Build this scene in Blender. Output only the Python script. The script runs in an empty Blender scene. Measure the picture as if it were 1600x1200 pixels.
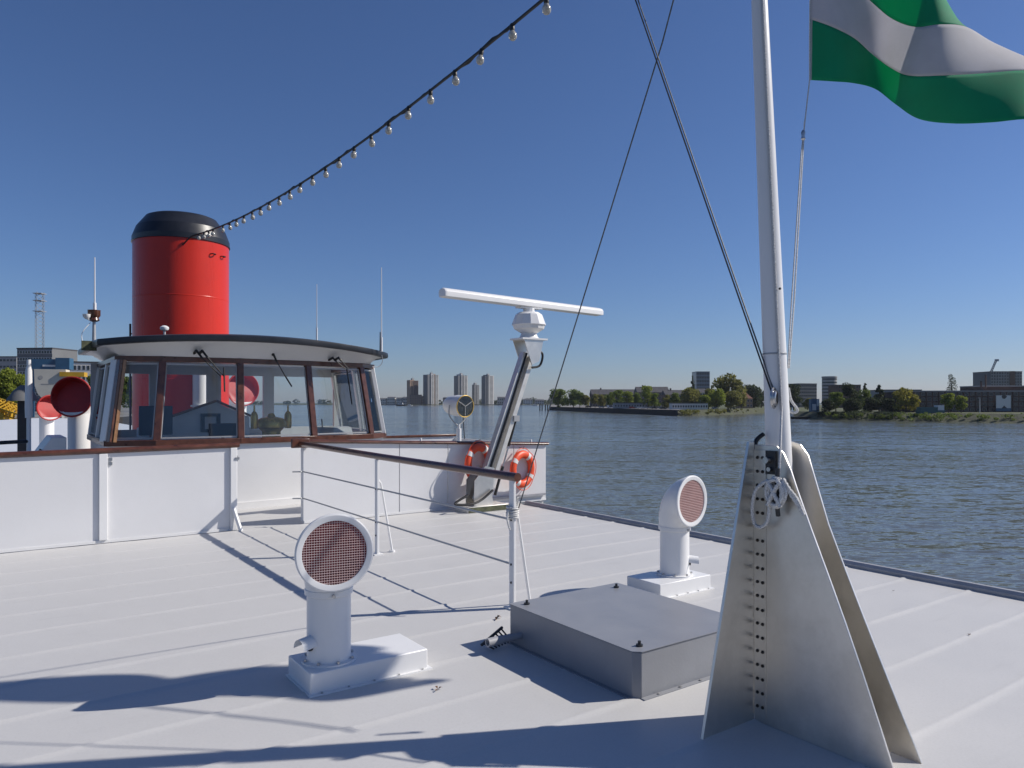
import bpy, math, random
from mathutils import Vector, Matrix
random.seed(7)
PI = math.pi
# ------------------------------------------------------------------ camera, sky, sun, exposure
# World frame = ship frame: x to starboard side of the picture (t), y aft (a), z up from the deck.
F = 1150.0; EYE = 1.6; HOR = 628.0
YAW = math.atan2(.577, .816)
RT = Vector((math.cos(YAW), -math.sin(YAW), 0)); FW = Vector((math.sin(YAW), math.cos(YAW), 0))
sc = bpy.context.scene
cd = bpy.data.cameras.new('camera'); cam = bpy.data.objects.new('camera', cd); sc.collection.objects.link(cam)
cam.location = (0, 0, EYE); cam.rotation_euler = (PI/2, 0, -YAW)
cd.sensor_width = 36; cd.lens = 36*F/1600; cd.shift_y = (HOR-600)/1600
cd.clip_start = .05; cd.clip_end = 20000
sc.camera = cam
SUN = Vector((.902, -.43, 0)).normalized(); ELEV = math.radians(38)
w = bpy.data.worlds.new('World'); sc.world = w; w.use_nodes = True
nt = w.node_tree; bg = nt.nodes['Background']
sky = nt.nodes.new('ShaderNodeTexSky'); sky.sky_type = 'NISHITA'; sky.sun_disc = False
sky.sun_elevation = ELEV; sky.sun_rotation = math.atan2(SUN.x, SUN.y)
sky.air_density = 1.0; sky.dust_density = .3; sky.ozone_density = 10.0; sky.altitude = 0
wb = nt.nodes.new('ShaderNodeVectorMath'); wb.operation = 'MULTIPLY'; wb.inputs[1].default_value = (1.03, .935, .99)   # white balance of the photograph
nt.links.new(sky.outputs[0], wb.inputs[0]); nt.links.new(wb.outputs[0], bg.inputs[0]); bg.inputs[1].default_value = .087
sd = bpy.data.lights.new('sun', 'SUN'); sun = bpy.data.objects.new('sun', sd); sc.collection.objects.link(sun)
sd.energy = 5.0; sd.angle = math.radians(.55); sd.color = (1, .94, .86)
sun.rotation_euler = Vector((SUN.x*math.cos(ELEV), SUN.y*math.cos(ELEV), math.sin(ELEV))).to_track_quat('Z', 'Y').to_euler()
sun.location = (20, -10, 30)
sc.view_settings.view_transform = 'Standard'; sc.view_settings.look = 'None'
sc.view_settings.exposure = 0; sc.view_settings.gamma = 1

# ------------------------------------------------------------------ helpers
def Q(px, py, d):
    p = RT*((px-800)/F*d) + FW*d
    return Vector((p.x, p.y, EYE+(HOR-py)/F*d))
def G(px, py, z=0.): return Q(px, py, (EYE-z)*F/(py-HOR))
def sm(x, a, b):
    t = max(0, min(1, (x-a)/(b-a))); return t*t*(3-2*t)
def interp(xs, ys, x):
    if x <= xs[0]: return ys[0]
    for i in range(len(xs)-1):
        if x <= xs[i+1]:
            t = (x-xs[i])/(xs[i+1]-xs[i])
            return ys[i]+(ys[i+1]-ys[i])*t
    return ys[-1]
def smooth_path(pts, n=8):
    pts = [Vector(p) for p in pts]; out = []
    for i in range(len(pts)-1):
        p0 = pts[max(i-1, 0)]; p1 = pts[i]; p2 = pts[i+1]; p3 = pts[min(i+2, len(pts)-1)]
        for k in range(n):
            t = k/n
            out.append(.5*((2*p1)+(p2-p0)*t+(2*p0-5*p1+4*p2-p3)*t*t+(3*p1-p0-3*p2+p3)*t**3))
    out.append(pts[-1]); return out

class MB:
    def __init__(s): s.v = []; s.f = []
    def add(s, vs, fs):
        o = len(s.v); s.v += [tuple(v) for v in vs]; s.f += [tuple(i+o for i in f) for f in fs]; return s
    def box(s, x0, x1, y0, y1, z0, z1):
        return s.add([(x0,y0,z0),(x1,y0,z0),(x1,y1,z0),(x0,y1,z0),(x0,y0,z1),(x1,y0,z1),(x1,y1,z1),(x0,y1,z1)],
                     [(3,2,1,0),(4,5,6,7),(0,1,5,4),(1,2,6,5),(2,3,7,6),(3,0,4,7)])
    def cbox(s, c, sx, sy, sz): return s.box(c[0]-sx/2, c[0]+sx/2, c[1]-sy/2, c[1]+sy/2, c[2]-sz/2, c[2]+sz/2)
    def beam(s, p, q, wd, h, up=(0,0,1)):
        p = Vector(p); q = Vector(q); d = (q-p).normalized(); up = Vector(up)
        x = d.cross(up)
        if x.length < 1e-4: x = d.cross(Vector((0,1,0)))
        x.normalize(); u = x.cross(d).normalized(); x = x*wd/2; u = u*h/2
        return s.add([p-x-u,p+x-u,p+x+u,p-x+u,q-x-u,q+x-u,q+x+u,q-x+u],
                     [(0,1,2,3),(7,6,5,4),(0,4,5,1),(1,5,6,2),(2,6,7,3),(3,7,4,0)])
    def rings(s, rs, cap0=True, cap1=True, closed=True):
        n = len(rs[0]); vs = [p for r in rs for p in r]; fs = []
        for i in range(len(rs)-1):
            for j in range(n if closed else n-1):
                k = (j+1) % n
                fs.append((i*n+j, i*n+k, (i+1)*n+k, (i+1)*n+j))
        if cap0: fs.append(tuple(reversed(range(n))))
        if cap1: fs.append(tuple((len(rs)-1)*n+j for j in range(n)))
        return s.add(vs, fs)
    def cyl(s, p, q, r0, r1=None, n=16, caps=True):
        r1 = r0 if r1 is None else r1
        return s.tube([p, q], [r0, r1], n, caps)
    def tube(s, pts, r, n=8, caps=True):
        pts = [Vector(p) for p in pts]; rs = r if isinstance(r, (list, tuple)) else [r]*len(pts)
        rings = []; u = None
        for i, p in enumerate(pts):
            d = (pts[min(i+1, len(pts)-1)]-pts[max(i-1, 0)])
            d = d.normalized() if d.length > 1e-9 else Vector((0,0,1))
            if u is None: u = d.orthogonal().normalized()
            u = (u-d*u.dot(d))
            u = u.normalized() if u.length > 1e-6 else d.orthogonal().normalized()
            vv = d.cross(u)
            rings.append([p+(u*math.cos(2*PI*k/n)+vv*math.sin(2*PI*k/n))*rs[i] for k in range(n)])
        return s.rings(rings, caps, caps)
    def lathe(s, prof, c=(0,0,0), n=32, caps=True):
        c = Vector(c)
        return s.rings([[c+Vector((r*math.cos(2*PI*k/n), r*math.sin(2*PI*k/n), z)) for k in range(n)] for r, z in prof], caps, caps)
    def prism(s, pts, off):
        off = Vector(off); a = [Vector(p) for p in pts]; n = len(a)
        return s.rings([a, [p+off for p in a]])
    def grid(s, fn, nu, nv):
        vs = [fn(i/nu, j/nv) for i in range(nu+1) for j in range(nv+1)]
        fs = [(i*(nv+1)+j, (i+1)*(nv+1)+j, (i+1)*(nv+1)+j+1, i*(nv+1)+j+1) for i in range(nu) for j in range(nv)]
        return s.add(vs, fs)
    def torus(s, c, ax, R, r, n=28, m=10, arc=(0, 2*PI)):
        c = Vector(c); ax = Vector(ax).normalized(); u = ax.orthogonal().normalized(); v = ax.cross(u)
        full = abs(arc[1]-arc[0]-2*PI) < 1e-6; rs = []
        for i in range(n if full else n+1):
            t = arc[0]+(arc[1]-arc[0])*i/n; e = u*math.cos(t)+v*math.sin(t)
            rs.append([c+e*(R+r*math.cos(2*PI*k/m))+ax*(r*math.sin(2*PI*k/m)) for k in range(m)])
        if full: rs.append(rs[0])
        return s.rings(rs, not full, not full)
    def mesh(s, name, mat, smooth=40):
        me = bpy.data.meshes.new(name); me.from_pydata(s.v, [], s.f); me.update()
        import bmesh
        bm = bmesh.new(); bm.from_mesh(me); bmesh.ops.recalc_face_normals(bm, faces=bm.faces); bm.to_mesh(me); bm.free()
        if smooth:
            me.polygons.foreach_set('use_smooth', [True]*len(me.polygons))
            me.set_sharp_from_angle(angle=math.radians(smooth))
        me.materials.append(M[mat] if isinstance(mat, str) else mat)
        return me
col = sc.collection
def tag(o, label=None, cat=None, group=None, kind=None):
    for k, v in (('label', label), ('category', cat), ('group', group), ('kind', kind)):
        if v: o[k] = v
    return o
def thing(name, label, cat, loc=(0,0,0), rz=0, group=None):
    o = bpy.data.objects.new(name, None); col.objects.link(o); o.location = loc; o.rotation_euler = (0,0,rz)
    o.empty_display_size = .2
    return tag(o, label, cat, group)
def ob(name, me, parent=None, loc=None, bevel=0, label=None):
    o = bpy.data.objects.new(name, me); col.objects.link(o)
    if parent: o.parent = parent
    if loc is not None: o.location = loc
    if bevel:
        m = o.modifiers.new('bevel', 'BEVEL'); m.width = bevel; m.segments = 2; m.limit_method = 'ANGLE'; m.harden_normals = False
    if label: o['label'] = label
    return o
def part(name, mb, mat, parent=None, bevel=0, smooth=40, loc=None, label=None):
    return ob(name, mb.mesh(name, mat, smooth), parent, loc, bevel, label)
def rel(root):                                     # world point -> the thing's local frame
    m = (Matrix.Translation(root.location) @ Matrix.Rotation(root.rotation_euler.z, 4, 'Z')).inverted()
    return lambda p: m @ Vector(p)

# ------------------------------------------------------------------ materials
M = {}
def mat(name, c, rough=.5, metal=0, var=.08, scale=3., bump=0, bscale=40., c2=None, spec=.5, coat=0, stretch=None, dirt=None):
    m = bpy.data.materials.new(name); m.use_nodes = True; n = m.node_tree; b = n.nodes['Principled BSDF']
    b.inputs['Roughness'].default_value = rough; b.inputs['Metallic'].default_value = metal
    b.inputs['Specular IOR Level'].default_value = spec; b.inputs['Coat Weight'].default_value = coat
    tc = n.nodes.new('ShaderNodeTexCoord'); vec = tc.outputs['Object']
    if stretch:
        mp = n.nodes.new('ShaderNodeMapping'); mp.inputs['Scale'].default_value = stretch
        n.links.new(vec, mp.inputs[0]); vec = mp.outputs[0]
    no = n.nodes.new('ShaderNodeTexNoise'); no.inputs['Scale'].default_value = scale; no.inputs['Detail'].default_value = 6; no.inputs['Roughness'].default_value = .62
    n.links.new(vec, no.inputs['Vector'])
    cr = n.nodes.new('ShaderNodeValToRGB'); cr.color_ramp.elements[0].position = .3; cr.color_ramp.elements[1].position = .7
    d = c2 or tuple(max(0, x*(1-var*2)) for x in c)
    cr.color_ramp.elements[0].color = (*d, 1); cr.color_ramp.elements[1].color = (*(min(1, x*(1+var*.4)) for x in c), 1)
    n.links.new(no.outputs[0], cr.inputs[0]); out = cr.outputs[0]
    if dirt:
        dn = n.nodes.new('ShaderNodeTexNoise'); dn.inputs['Scale'].default_value = dirt[0]; dn.inputs['Detail'].default_value = 8; dn.inputs['Roughness'].default_value = .7
        n.links.new(tc.outputs['Object'], dn.inputs['Vector'])
        dr = n.nodes.new('ShaderNodeValToRGB'); dr.color_ramp.elements[0].position = dirt[1]; dr.color_ramp.elements[1].position = dirt[2]
        dr.color_ramp.elements[0].color = (0,0,0,1); dr.color_ramp.elements[1].color = (dirt[4],)*3+(1,)
        n.links.new(dn.outputs[0], dr.inputs[0])
        mx = n.nodes.new('ShaderNodeMixRGB'); n.links.new(dr.outputs[0], mx.inputs[0]); n.links.new(out, mx.inputs[1]); mx.inputs[2].default_value = (*dirt[3], 1)
        out = mx.outputs[0]
    n.links.new(out, b.inputs['Base Color'])
    rr = n.nodes.new('ShaderNodeMapRange'); rr.inputs['To Min'].default_value = max(.02, rough-.1); rr.inputs['To Max'].default_value = min(1, rough+.1)
    n.links.new(no.outputs[0], rr.inputs['Value']); n.links.new(rr.outputs[0], b.inputs['Roughness'])
    if bump:
        bn = n.nodes.new('ShaderNodeTexNoise'); bn.inputs['Scale'].default_value = bscale; bn.inputs['Detail'].default_value = 4
        n.links.new(vec, bn.inputs['Vector'])
        bp = n.nodes.new('ShaderNodeBump'); bp.inputs['Strength'].default_value = 1; bp.inputs['Distance'].default_value = bump
        n.links.new(bn.outputs[0], bp.inputs['Height']); n.links.new(bp.outputs[0], b.inputs['Normal'])
    M[name] = m; return m
def deck_material():
    m = mat('deck_paint', (.545,.54,.53), .5, var=.03, scale=.9, bump=.0015, bscale=9, dirt=(2.3,.52,.9,(.46,.455,.44),.4)); n = m.node_tree; b = n.nodes['Principled BSDF']
    src = b.inputs['Base Color'].links[0].from_socket; tc = n.nodes.new('ShaderNodeTexCoord')
    for sc_, st, lo, hi, colr, amt in ((42,(1,1,1),.70,.80,(.20,.18,.15),.8),(3.2,(.35,2.4,1),.60,.82,(.40,.395,.385),.45),(70,(1,1,1),.45,.65,(.46,.455,.445),.35),(7,(1,1,1),.70,.77,(.36,.32,.26),.4)):
        mp = n.nodes.new('ShaderNodeMapping'); mp.inputs['Scale'].default_value = st; mp.inputs['Location'].default_value = (sc_*1.7, sc_*.9, 0)
        oi = n.nodes.new('ShaderNodeObjectInfo'); n.links.new(oi.outputs['Location'], mp.inputs['Location'])
        n.links.new(tc.outputs['Object'], mp.inputs[0])
        no = n.nodes.new('ShaderNodeTexNoise'); no.inputs['Scale'].default_value = sc_; no.inputs['Detail'].default_value = 5; no.inputs['Roughness'].default_value = .6
        n.links.new(mp.outputs[0], no.inputs['Vector'])
        r_ = n.nodes.new('ShaderNodeMapRange'); r_.inputs['From Min'].default_value = lo; r_.inputs['From Max'].default_value = hi; r_.inputs['To Max'].default_value = amt
        n.links.new(no.outputs[0], r_.inputs['Value'])
        mx = n.nodes.new('ShaderNodeMixRGB'); n.links.new(r_.outputs[0], mx.inputs[0]); n.links.new(src, mx.inputs[1]); mx.inputs[2].default_value = (*colr, 1); src = mx.outputs[0]
    n.links.new(src, b.inputs['Base Color'])
deck_material()
mat('white_paint', (.76,.76,.755), .32, var=.02, scale=2, bump=.0012, bscale=5, dirt=(6,.62,.9,(.52,.5,.46),.3))
mat('panel_paint', (.71,.71,.715), .3, var=.03, scale=1.2, bump=.004, bscale=2.2, dirt=(5,.64,.9,(.54,.52,.49),.3))
mat('wood', (.115,.04,.022), .3, var=.3, scale=9, stretch=(1,1,1), bump=.0008, bscale=50, c2=(.05,.017,.011), coat=.25)
mat('wood_light', (.30,.15,.065), .35, var=.25, scale=12, coat=.3)
mat('red_paint', (.60,.030,.014), .3, var=.04, scale=1.5, bump=.003, bscale=1.5, spec=.35, dirt=(1.2,.5,.9,(.40,.02,.012),.6), stretch=(2.5,2.5,.2))  # stretch paints in faint vertical streaks as reflections; dirt adds random darker blotches
mat('cowl_red', (.42,.02,.018), .5, var=.12, scale=4)
mat('throat_red', (.42,.03,.04), .6, var=.15, scale=8)
mat('black_paint', (.018,.02,.026), .35, var=.2, scale=3, bump=.002, bscale=3)
mat('dark_trim', (.03,.032,.036), .45, var=.2)
mat('rubber', (.012,.012,.013), .5, var=.2)
mat('hatch_grey', (.25,.26,.285), .38, var=.06, scale=4, bump=.0006, bscale=60, dirt=(7,.62,.85,(.36,.36,.37),.4))
mat('aluminium', (.74,.715,.67), .4, metal=1, var=.08, scale=3, bump=.0006, bscale=9, stretch=(1,1,.6), dirt=(4,.45,.8,(.50,.48,.44),.7))
mat('aluminium_arm', (.72,.70,.66), .45, metal=.6, var=.1, scale=6, dirt=(12,.55,.85,(.5,.47,.43),.5))
mat('steel', (.55,.55,.55), .3, metal=1, var=.15, scale=8)
mat('wire', (.17,.18,.19), .5, metal=.5, var=.3, scale=60)
mat('edge_grey', (.36,.365,.39), .55, var=.12, scale=5)
mat('rope', (.80,.79,.76), .9, var=.3, scale=180, bump=.002, bscale=250)
mat('rope_dark', (.05,.05,.055), .9, var=.3, scale=160)
mat('brass', (.92,.60,.14), .25, metal=.35, var=.2, scale=6)
mat('orange', (.78,.085,.025), .45, var=.1, scale=8)
mat('tape', (.70,.70,.68), .5, var=.1, scale=20)
mat('interior_grey', (.46,.47,.49), .6, var=.06)
mat('casing_grey', (.62,.64,.67), .6, var=.05)
mat('interior_dark', (.03,.035,.05), .5, var=.2)
mat('console_blue', (.05,.07,.11), .5, var=.15)
mat('screen', (.01,.012,.02), .15, var=.1)
mat('poster', (.45,.4,.36), .6, c2=(.12,.06,.06), scale=25)
mat('bulb_cap', (.02,.02,.02), .5)
mat('moss', (.12,.13,.07), .9, var=.3, scale=18, c2=(.05,.055,.035))
mat('leaf_debris', (.16,.075,.03), .8, var=.3, scale=80)
def fabric(name, c):
    m = mat(name, c, .8, var=.1, scale=5, bump=.0008, bscale=300); n = m.node_tree; b = n.nodes['Principled BSDF']
    tr = n.nodes.new('ShaderNodeBsdfTranslucent'); tr.inputs[0].default_value = (*[min(1, x*1.1) for x in c], 1)
    mx = n.nodes.new('ShaderNodeMixShader'); mx.inputs[0].default_value = .5
    n.links.new(b.outputs[0], mx.inputs[1]); n.links.new(tr.outputs[0], mx.inputs[2]); n.links.new(mx.outputs[0], n.nodes['Material Output'].inputs[0])
fabric('flag_green', (.014,.40,.20)); fabric('flag_white', (.66,.65,.67))
def glass(name, tint, refl=1.0, base=.04):
    m = bpy.data.materials.new(name); m.use_nodes = True; n = m.node_tree; n.nodes.remove(n.nodes['Principled BSDF'])
    t = n.nodes.new('ShaderNodeBsdfTransparent'); t.inputs[0].default_value = (*tint, 1)
    g = n.nodes.new('ShaderNodeBsdfGlossy'); g.inputs['Roughness'].default_value = .02
    fr = n.nodes.new('ShaderNodeFresnel'); fr.inputs[0].default_value = 1.5
    mt = n.nodes.new('ShaderNodeMath'); mt.operation = 'MULTIPLY'; mt.inputs[1].default_value = refl
    n.links.new(fr.outputs[0], mt.inputs[0])
    mx = n.nodes.new('ShaderNodeMixShader'); n.links.new(mt.outputs[0], mx.inputs[0])
    n.links.new(t.outputs[0], mx.inputs[1]); n.links.new(g.outputs[0], mx.inputs[2]); n.links.new(mx.outputs[0], n.nodes['Material Output'].inputs[0])
    M[name] = m
glass('window_glass', (.93,.95,.95)); glass('lamp_glass', (.95,.95,.93), 1.6); mat('bulb_glass', (.72,.70,.64), .12, var=.25, scale=40, spec=.8)
M['bulb_glass'].node_tree.nodes['Principled BSDF'].inputs['Transmission Weight'].default_value = .45
# background materials
mat('stone_quay', (.026,.025,.025), .9, var=.25, scale=.3)
mat('quay_top', (.22,.21,.2), .9, var=.15, scale=.1)
mat('grass', (.06,.085,.022), .95, var=.3, scale=.15, c2=(.075,.065,.035))
mat('bank_rock', (.058,.068,.026), .95, var=.4, scale=.25, bump=.3, bscale=.8, c2=(.032,.032,.02))
mat('brick_dark', (.10,.062,.05), .9, var=.18, scale=.5)
mat('brick_brown', (.155,.095,.07), .9, var=.18, scale=.4)
mat('brick_tan', (.36,.24,.16), .9, var=.1, scale=.2)
mat('concrete_light', (.55,.54,.52), .85, var=.07, scale=.1)
mat('concrete', (.33,.33,.33), .85, var=.1, scale=.1)
mat('concrete_dark', (.16,.165,.17), .85, var=.1, scale=.1)
mat('plaster', (.66,.64,.6), .8, var=.06, scale=.3)
mat('roof_slate', (.07,.068,.075), .8, var=.2, scale=.4)
mat('roof_tile', (.2,.085,.055), .85, var=.2, scale=.4)
mat('roof_flat', (.38,.37,.36), .85, var=.1, scale=.2)
mat('pane_dark', (.03,.036,.045), .15, var=.2, scale=.5)
mat('glass_tower', (.10,.15,.22), .2, var=.15, scale=.08, spec=.8)
mat('frame_white', (.7,.7,.68), .6)
mat('crane_yellow', (.62,.36,.02), .5, var=.15, scale=.5)
mat('silo_beige', (.58,.55,.48), .7, var=.06, scale=.3)
mat('container_blue', (.035,.11,.2), .5, var=.1, scale=.5)
mat('teal', (.03,.10,.105), .5)
mat('car_white', (.75,.75,.75), .25); mat('car_dark', (.03,.032,.036), .25); mat('car_red', (.3,.02,.02), .25); mat('car_silver', (.42,.43,.45), .25)
mat('bark', (.07,.052,.038), .95, var=.3, scale=2)
mat('mast_galv', (.42,.43,.44), .5, metal=.4)
def leaf(name, c, c2):
    m = bpy.data.materials.new(name); m.use_nodes = True; n = m.node_tree; b = n.nodes['Principled BSDF']
    b.inputs['Roughness'].default_value = .7; b.inputs['Specular IOR Level'].default_value = .25
    tc = n.nodes.new('ShaderNodeTexCoord'); no = n.nodes.new('ShaderNodeTexNoise'); no.inputs['Scale'].default_value = .55; no.inputs['Detail'].default_value = 5
    n.links.new(tc.outputs['Object'], no.inputs['Vector'])
    cr = n.nodes.new('ShaderNodeValToRGB'); cr.color_ramp.elements[0].position = .34; cr.color_ramp.elements[1].position = .66
    cr.color_ramp.elements[0].color = (*c2, 1); cr.color_ramp.elements[1].color = (*c, 1)
    n.links.new(no.outputs[0], cr.inputs[0]); n.links.new(cr.outputs[0], b.inputs['Base Color'])
    tr = n.nodes.new('ShaderNodeBsdfTranslucent'); n.links.new(cr.outputs[0], tr.inputs[0])
    mx = n.nodes.new('ShaderNodeMixShader'); mx.inputs[0].default_value = .42
    n.links.new(b.outputs[0], mx.inputs[1]); n.links.new(tr.outputs[0], mx.inputs[2]); n.links.new(mx.outputs[0], n.nodes['Material Output'].inputs[0])
    M[name] = m
leaf('leaf_green', (.18,.23,.04), (.11,.155,.03)); leaf('leaf_bright', (.27,.31,.045), (.19,.235,.035))
leaf('leaf_yellow', (.30,.27,.045), (.21,.20,.035)); leaf('leaf_dark', (.06,.078,.03), (.032,.046,.02)); leaf('leaf_olive', (.23,.22,.055), (.15,.155,.037))
# water
def water():
    m = bpy.data.materials.new('water'); m.use_nodes = True; n = m.node_tree; b = n.nodes['Principled BSDF']
    b.inputs['Base Color'].default_value = (.105,.110,.092,1); b.inputs['Roughness'].default_value = .1; b.inputs['IOR'].default_value = 1.33
    tc = n.nodes.new('ShaderNodeTexCoord'); ge = n.nodes.new('ShaderNodeNewGeometry'); prev = ge.outputs['Normal']
    for rot, scl, amp, det in ((YAW+.12,(1.3,3.8,1),1.05,4),(YAW-.15,(.40,1.3,1),.75,3),(YAW+.05,(.06,.2,1),.42,3),(YAW-.1,(.008,.03,1),.18,3)):
        m0 = n.nodes.new('ShaderNodeMapping'); m0.inputs['Rotation'].default_value = (0,0,rot); n.links.new(tc.outputs['Object'], m0.inputs[0])
        mp = n.nodes.new('ShaderNodeMapping'); mp.inputs['Scale'].default_value = scl
        n.links.new(m0.outputs[0], mp.inputs[0])
        no = n.nodes.new('ShaderNodeTexNoise'); no.inputs['Scale'].default_value = 1; no.inputs['Detail'].default_value = det; no.inputs['Roughness'].default_value = .6
        n.links.new(mp.outputs[0], no.inputs['Vector'])
        sb = n.nodes.new('ShaderNodeVectorMath'); sb.operation = 'SUBTRACT'; n.links.new(no.outputs['Color'], sb.inputs[0]); sb.inputs[1].default_value = (.5,.5,.5)
        ml = n.nodes.new('ShaderNodeVectorMath'); ml.operation = 'MULTIPLY'; n.links.new(sb.outputs[0], ml.inputs[0]); ml.inputs[1].default_value = (amp,amp,0)
        ad = n.nodes.new('ShaderNodeVectorMath'); ad.operation = 'ADD'; n.links.new(prev, ad.inputs[0]); n.links.new(ml.outputs[0], ad.inputs[1]); prev = ad.outputs[0]
    ln = n.nodes.new('ShaderNodeTexNoise'); ln.inputs['Scale'].default_value = .011; ln.inputs['Detail'].default_value = 4; n.links.new(tc.outputs['Object'], ln.inputs['Vector'])
    lr = n.nodes.new('ShaderNodeMapRange'); lr.inputs['From Min'].default_value = .35; lr.inputs['From Max'].default_value = .65; lr.inputs['To Min'].default_value = .6; lr.inputs['To Max'].default_value = 1.25; n.links.new(ln.outputs[0], lr.inputs['Value'])
    tl = n.nodes.new('ShaderNodeVectorMath'); tl.operation = 'SUBTRACT'; n.links.new(prev, tl.inputs[0]); n.links.new(ge.outputs['Normal'], tl.inputs[1])
    ts = n.nodes.new('ShaderNodeVectorMath'); ts.operation = 'SCALE'; n.links.new(tl.outputs[0], ts.inputs[0]); n.links.new(lr.outputs[0], ts.inputs['Scale'])
    ta = n.nodes.new('ShaderNodeVectorMath'); ta.operation = 'ADD'; n.links.new(ts.outputs[0], ta.inputs[0]); n.links.new(ge.outputs['Normal'], ta.inputs[1]); prev = ta.outputs[0]
    nm = n.nodes.new('ShaderNodeVectorMath'); nm.operation = 'NORMALIZE'; n.links.new(prev, nm.inputs[0])
    n.links.new(nm.outputs[0], b.inputs['Normal']); M['water'] = m
water()

# ------------------------------------------------------------------ large structure
WZ = EYE-8.0
o = part('river', MB().add([(-9000,-9000,WZ),(9000,-9000,WZ),(9000,9000,WZ),(-9000,9000,WZ)], [(0,1,2,3)]), 'water'); o['kind'] = 'structure'
def land(name, pts, z, edge_mat, top_mat, slope=0, d2=None):
    """ground sheet with its river edge: pts = list of (px, d) along the waterline, closed behind by d2 points"""
    a = [Q(px, 0, d) for px, d in pts]; b = [Q(px, 0, d) for px, d in d2]
    out = [Vector((p.x, p.y, WZ-.5)) for p in a]; 
    inn = []
    for p in a:
        r = Vector((p.x, p.y, 0)); s = r.normalized()*slope
        inn.append(Vector((p.x+s.x, p.y+s.y, z)))
    mb = MB(); n = len(a)
    mb.add(out+inn, [(i, i+1, n+i+1, n+i) for i in range(n-1)])
    g = MB(); poly = inn+[Vector((p.x, p.y, z)) for p in b]
    g.add(poly, [tuple(range(len(poly)))])
    t = part(name, g, top_mat, smooth=0); t['kind'] = 'structure'
    part('embankment', mb, edge_mat, t, smooth=0)
    return t
land('peninsula_ground', [(858,720),(940,560),(1057,424),(1059,419)], -3.0, 'stone_quay', 'quay_top', .2, [(1100,640),(1000,1150),(862,1200)])
land('green_bank', [(1059,419.5),(1090,428),(1130,455),(1180,515),(1236,560)], -3.1, 'bank_rock', 'grass', 12, [(1238,1300),(1000,1250),(1098,640)])
land('far_bank', [(-400,1900),(300,1900),(560,1860),(640,1840),(800,1900),(900,2300),(1300,2500)], -4.6, 'bank_rock', 'grass', 20, [(1300,4200),(-400,4200)])
land('right_bank', [(1240,352),(1285,330),(1400,306),(1500,289),(1600,272),(1900,250),(2600,260)], -3.0, 'bank_rock', 'grass', 14, [(2600,1200),(1240,1250)])
land('astern_bank', [(-700,60),(-260,95),(-60,120),(60,150),(160,185),(235,260),(300,420),(330,700)], -2.7, 'stone_quay', 'quay_top', 1, [(330,1500),(-700,1500)])

# deck: lapped sheets running athwart, each its own strip
L, Rr, A0, A1, PITCH = -.42, 6.8, -2.03, 9.5, .545
deck = part('deck', MB().box(L, Rr, A0, 12.0, -.3, -.012), 'deck_paint'); deck['kind'] = 'structure'
mb = MB()
prof = [(0,0),(.0,-.01),(PITCH-.001,-.01),(PITCH-.001,.0058),(PITCH-.012,.0066),(PITCH-.028,.0052),(PITCH-.042,.0008),(PITCH-.08,0)]
NX = 36
def jog(x, k): return .004*math.sin(x*2.1+k)+.003*math.sin(x*5.3+2*k)
for k in range(21):
    m_ = MB()
    m_.rings([[(L+(Rr-L)*i/NX, a+(jog(i*.2, k) if a > .3 else jog(i*.2, k-1)), z+(.0016*math.sin(i*1.7+k) if z > .004 else 0)) for a, z in prof] for i in range(NX+1)])
    part('deck_strip', m_, 'deck_paint', deck, loc=(0, A0+k*PITCH, 0), smooth=30)
part('edge_coaming', MB().prism([(Rr-.01,A0,-.02),(Rr-.01,A0,.03),(Rr+.015,A0,.055),(Rr+.055,A0,.055),(Rr+.08,A0,.03),(Rr+.08,A0,-.3)], (0,11.3,0)), 'edge_grey', deck)
part('edge_coaming', MB().prism([(L+.01,A0,-.02),(L+.01,A0,.055),(L-.02,A0,.085),(L-.09,A0,.085),(L-.12,A0,.05),(L-.12,A0,-.3)], (0,11.3,0)), 'edge_grey', deck)
part('hull_side', MB().box(L-.02, Rr+.02, A0, 74, -6.9, -.31), 'white_paint', deck)
aft = part('aft_deck', MB().box(-.4, 6.8, 12.0, 70, -.3, -.016), 'deck_paint'); aft['kind'] = 'structure'
part('deckhouse_roof', MB().prism([(-.2,15,.0),(-.2,15,.25),(3.2,15,.42),(6.6,15,.25),(6.6,15,.0)], (0,50,0)), 'white_paint', aft)

# ------------------------------------------------------------------ bridge front screens (panels) and wings
def screen(name, label, t0, t1, h0, h1, splits, a=9.5):
    r = thing(name, label, 'bulwark', (t0, a, 0)); W = t1-t0
    H = lambda x: h0+(h1-h0)*x/W
    xs = [0]+[s-t0 for s in splits]+[W]
    for i in range(len(xs)-1):
        x0 = xs[i]+(.006 if i else 0); x1 = xs[i+1]-.006
        part('panel', MB().add([(x0,0,.03),(x1,0,.03),(x1,0,H(x1)),(x0,0,H(x0)),(x0,.035,.03),(x1,.035,.03),(x1,.035,H(x1)),(x0,.035,H(x0))],
             [(0,1,2,3),(7,6,5,4),(0,4,5,1),(1,5,6,2),(2,6,7,3),(3,7,4,0)]), 'panel_paint', r, bevel=.004)
    part('foot_rail', MB().box(.01, W-.01, -.012, .05, .0, .032), 'white_paint', r)
    return r, H, W
sl, H, W = screen('bridge_screen', 'white steel screen with wooden rail at the left, before the wheelhouse', -.38, 2.47, 1.0, 1.03, [1.03])
for x in (1.37,):
    part('post', MB().box(x, x+.085, -.03, -.001, .034, H(x)-.003), 'white_paint', sl, bevel=.004)
    part('hinge', MB().box(x+.10, x+.135, -.016, -.002, .93, .965).box(x+.10, x+.135, -.016, -.002, .88, .915), 'steel', sl)
part('end_post', MB().box(W-.05, W+.03, -.035, .05, .0, H(W)+.0), 'white_paint', sl, bevel=.006)
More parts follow.
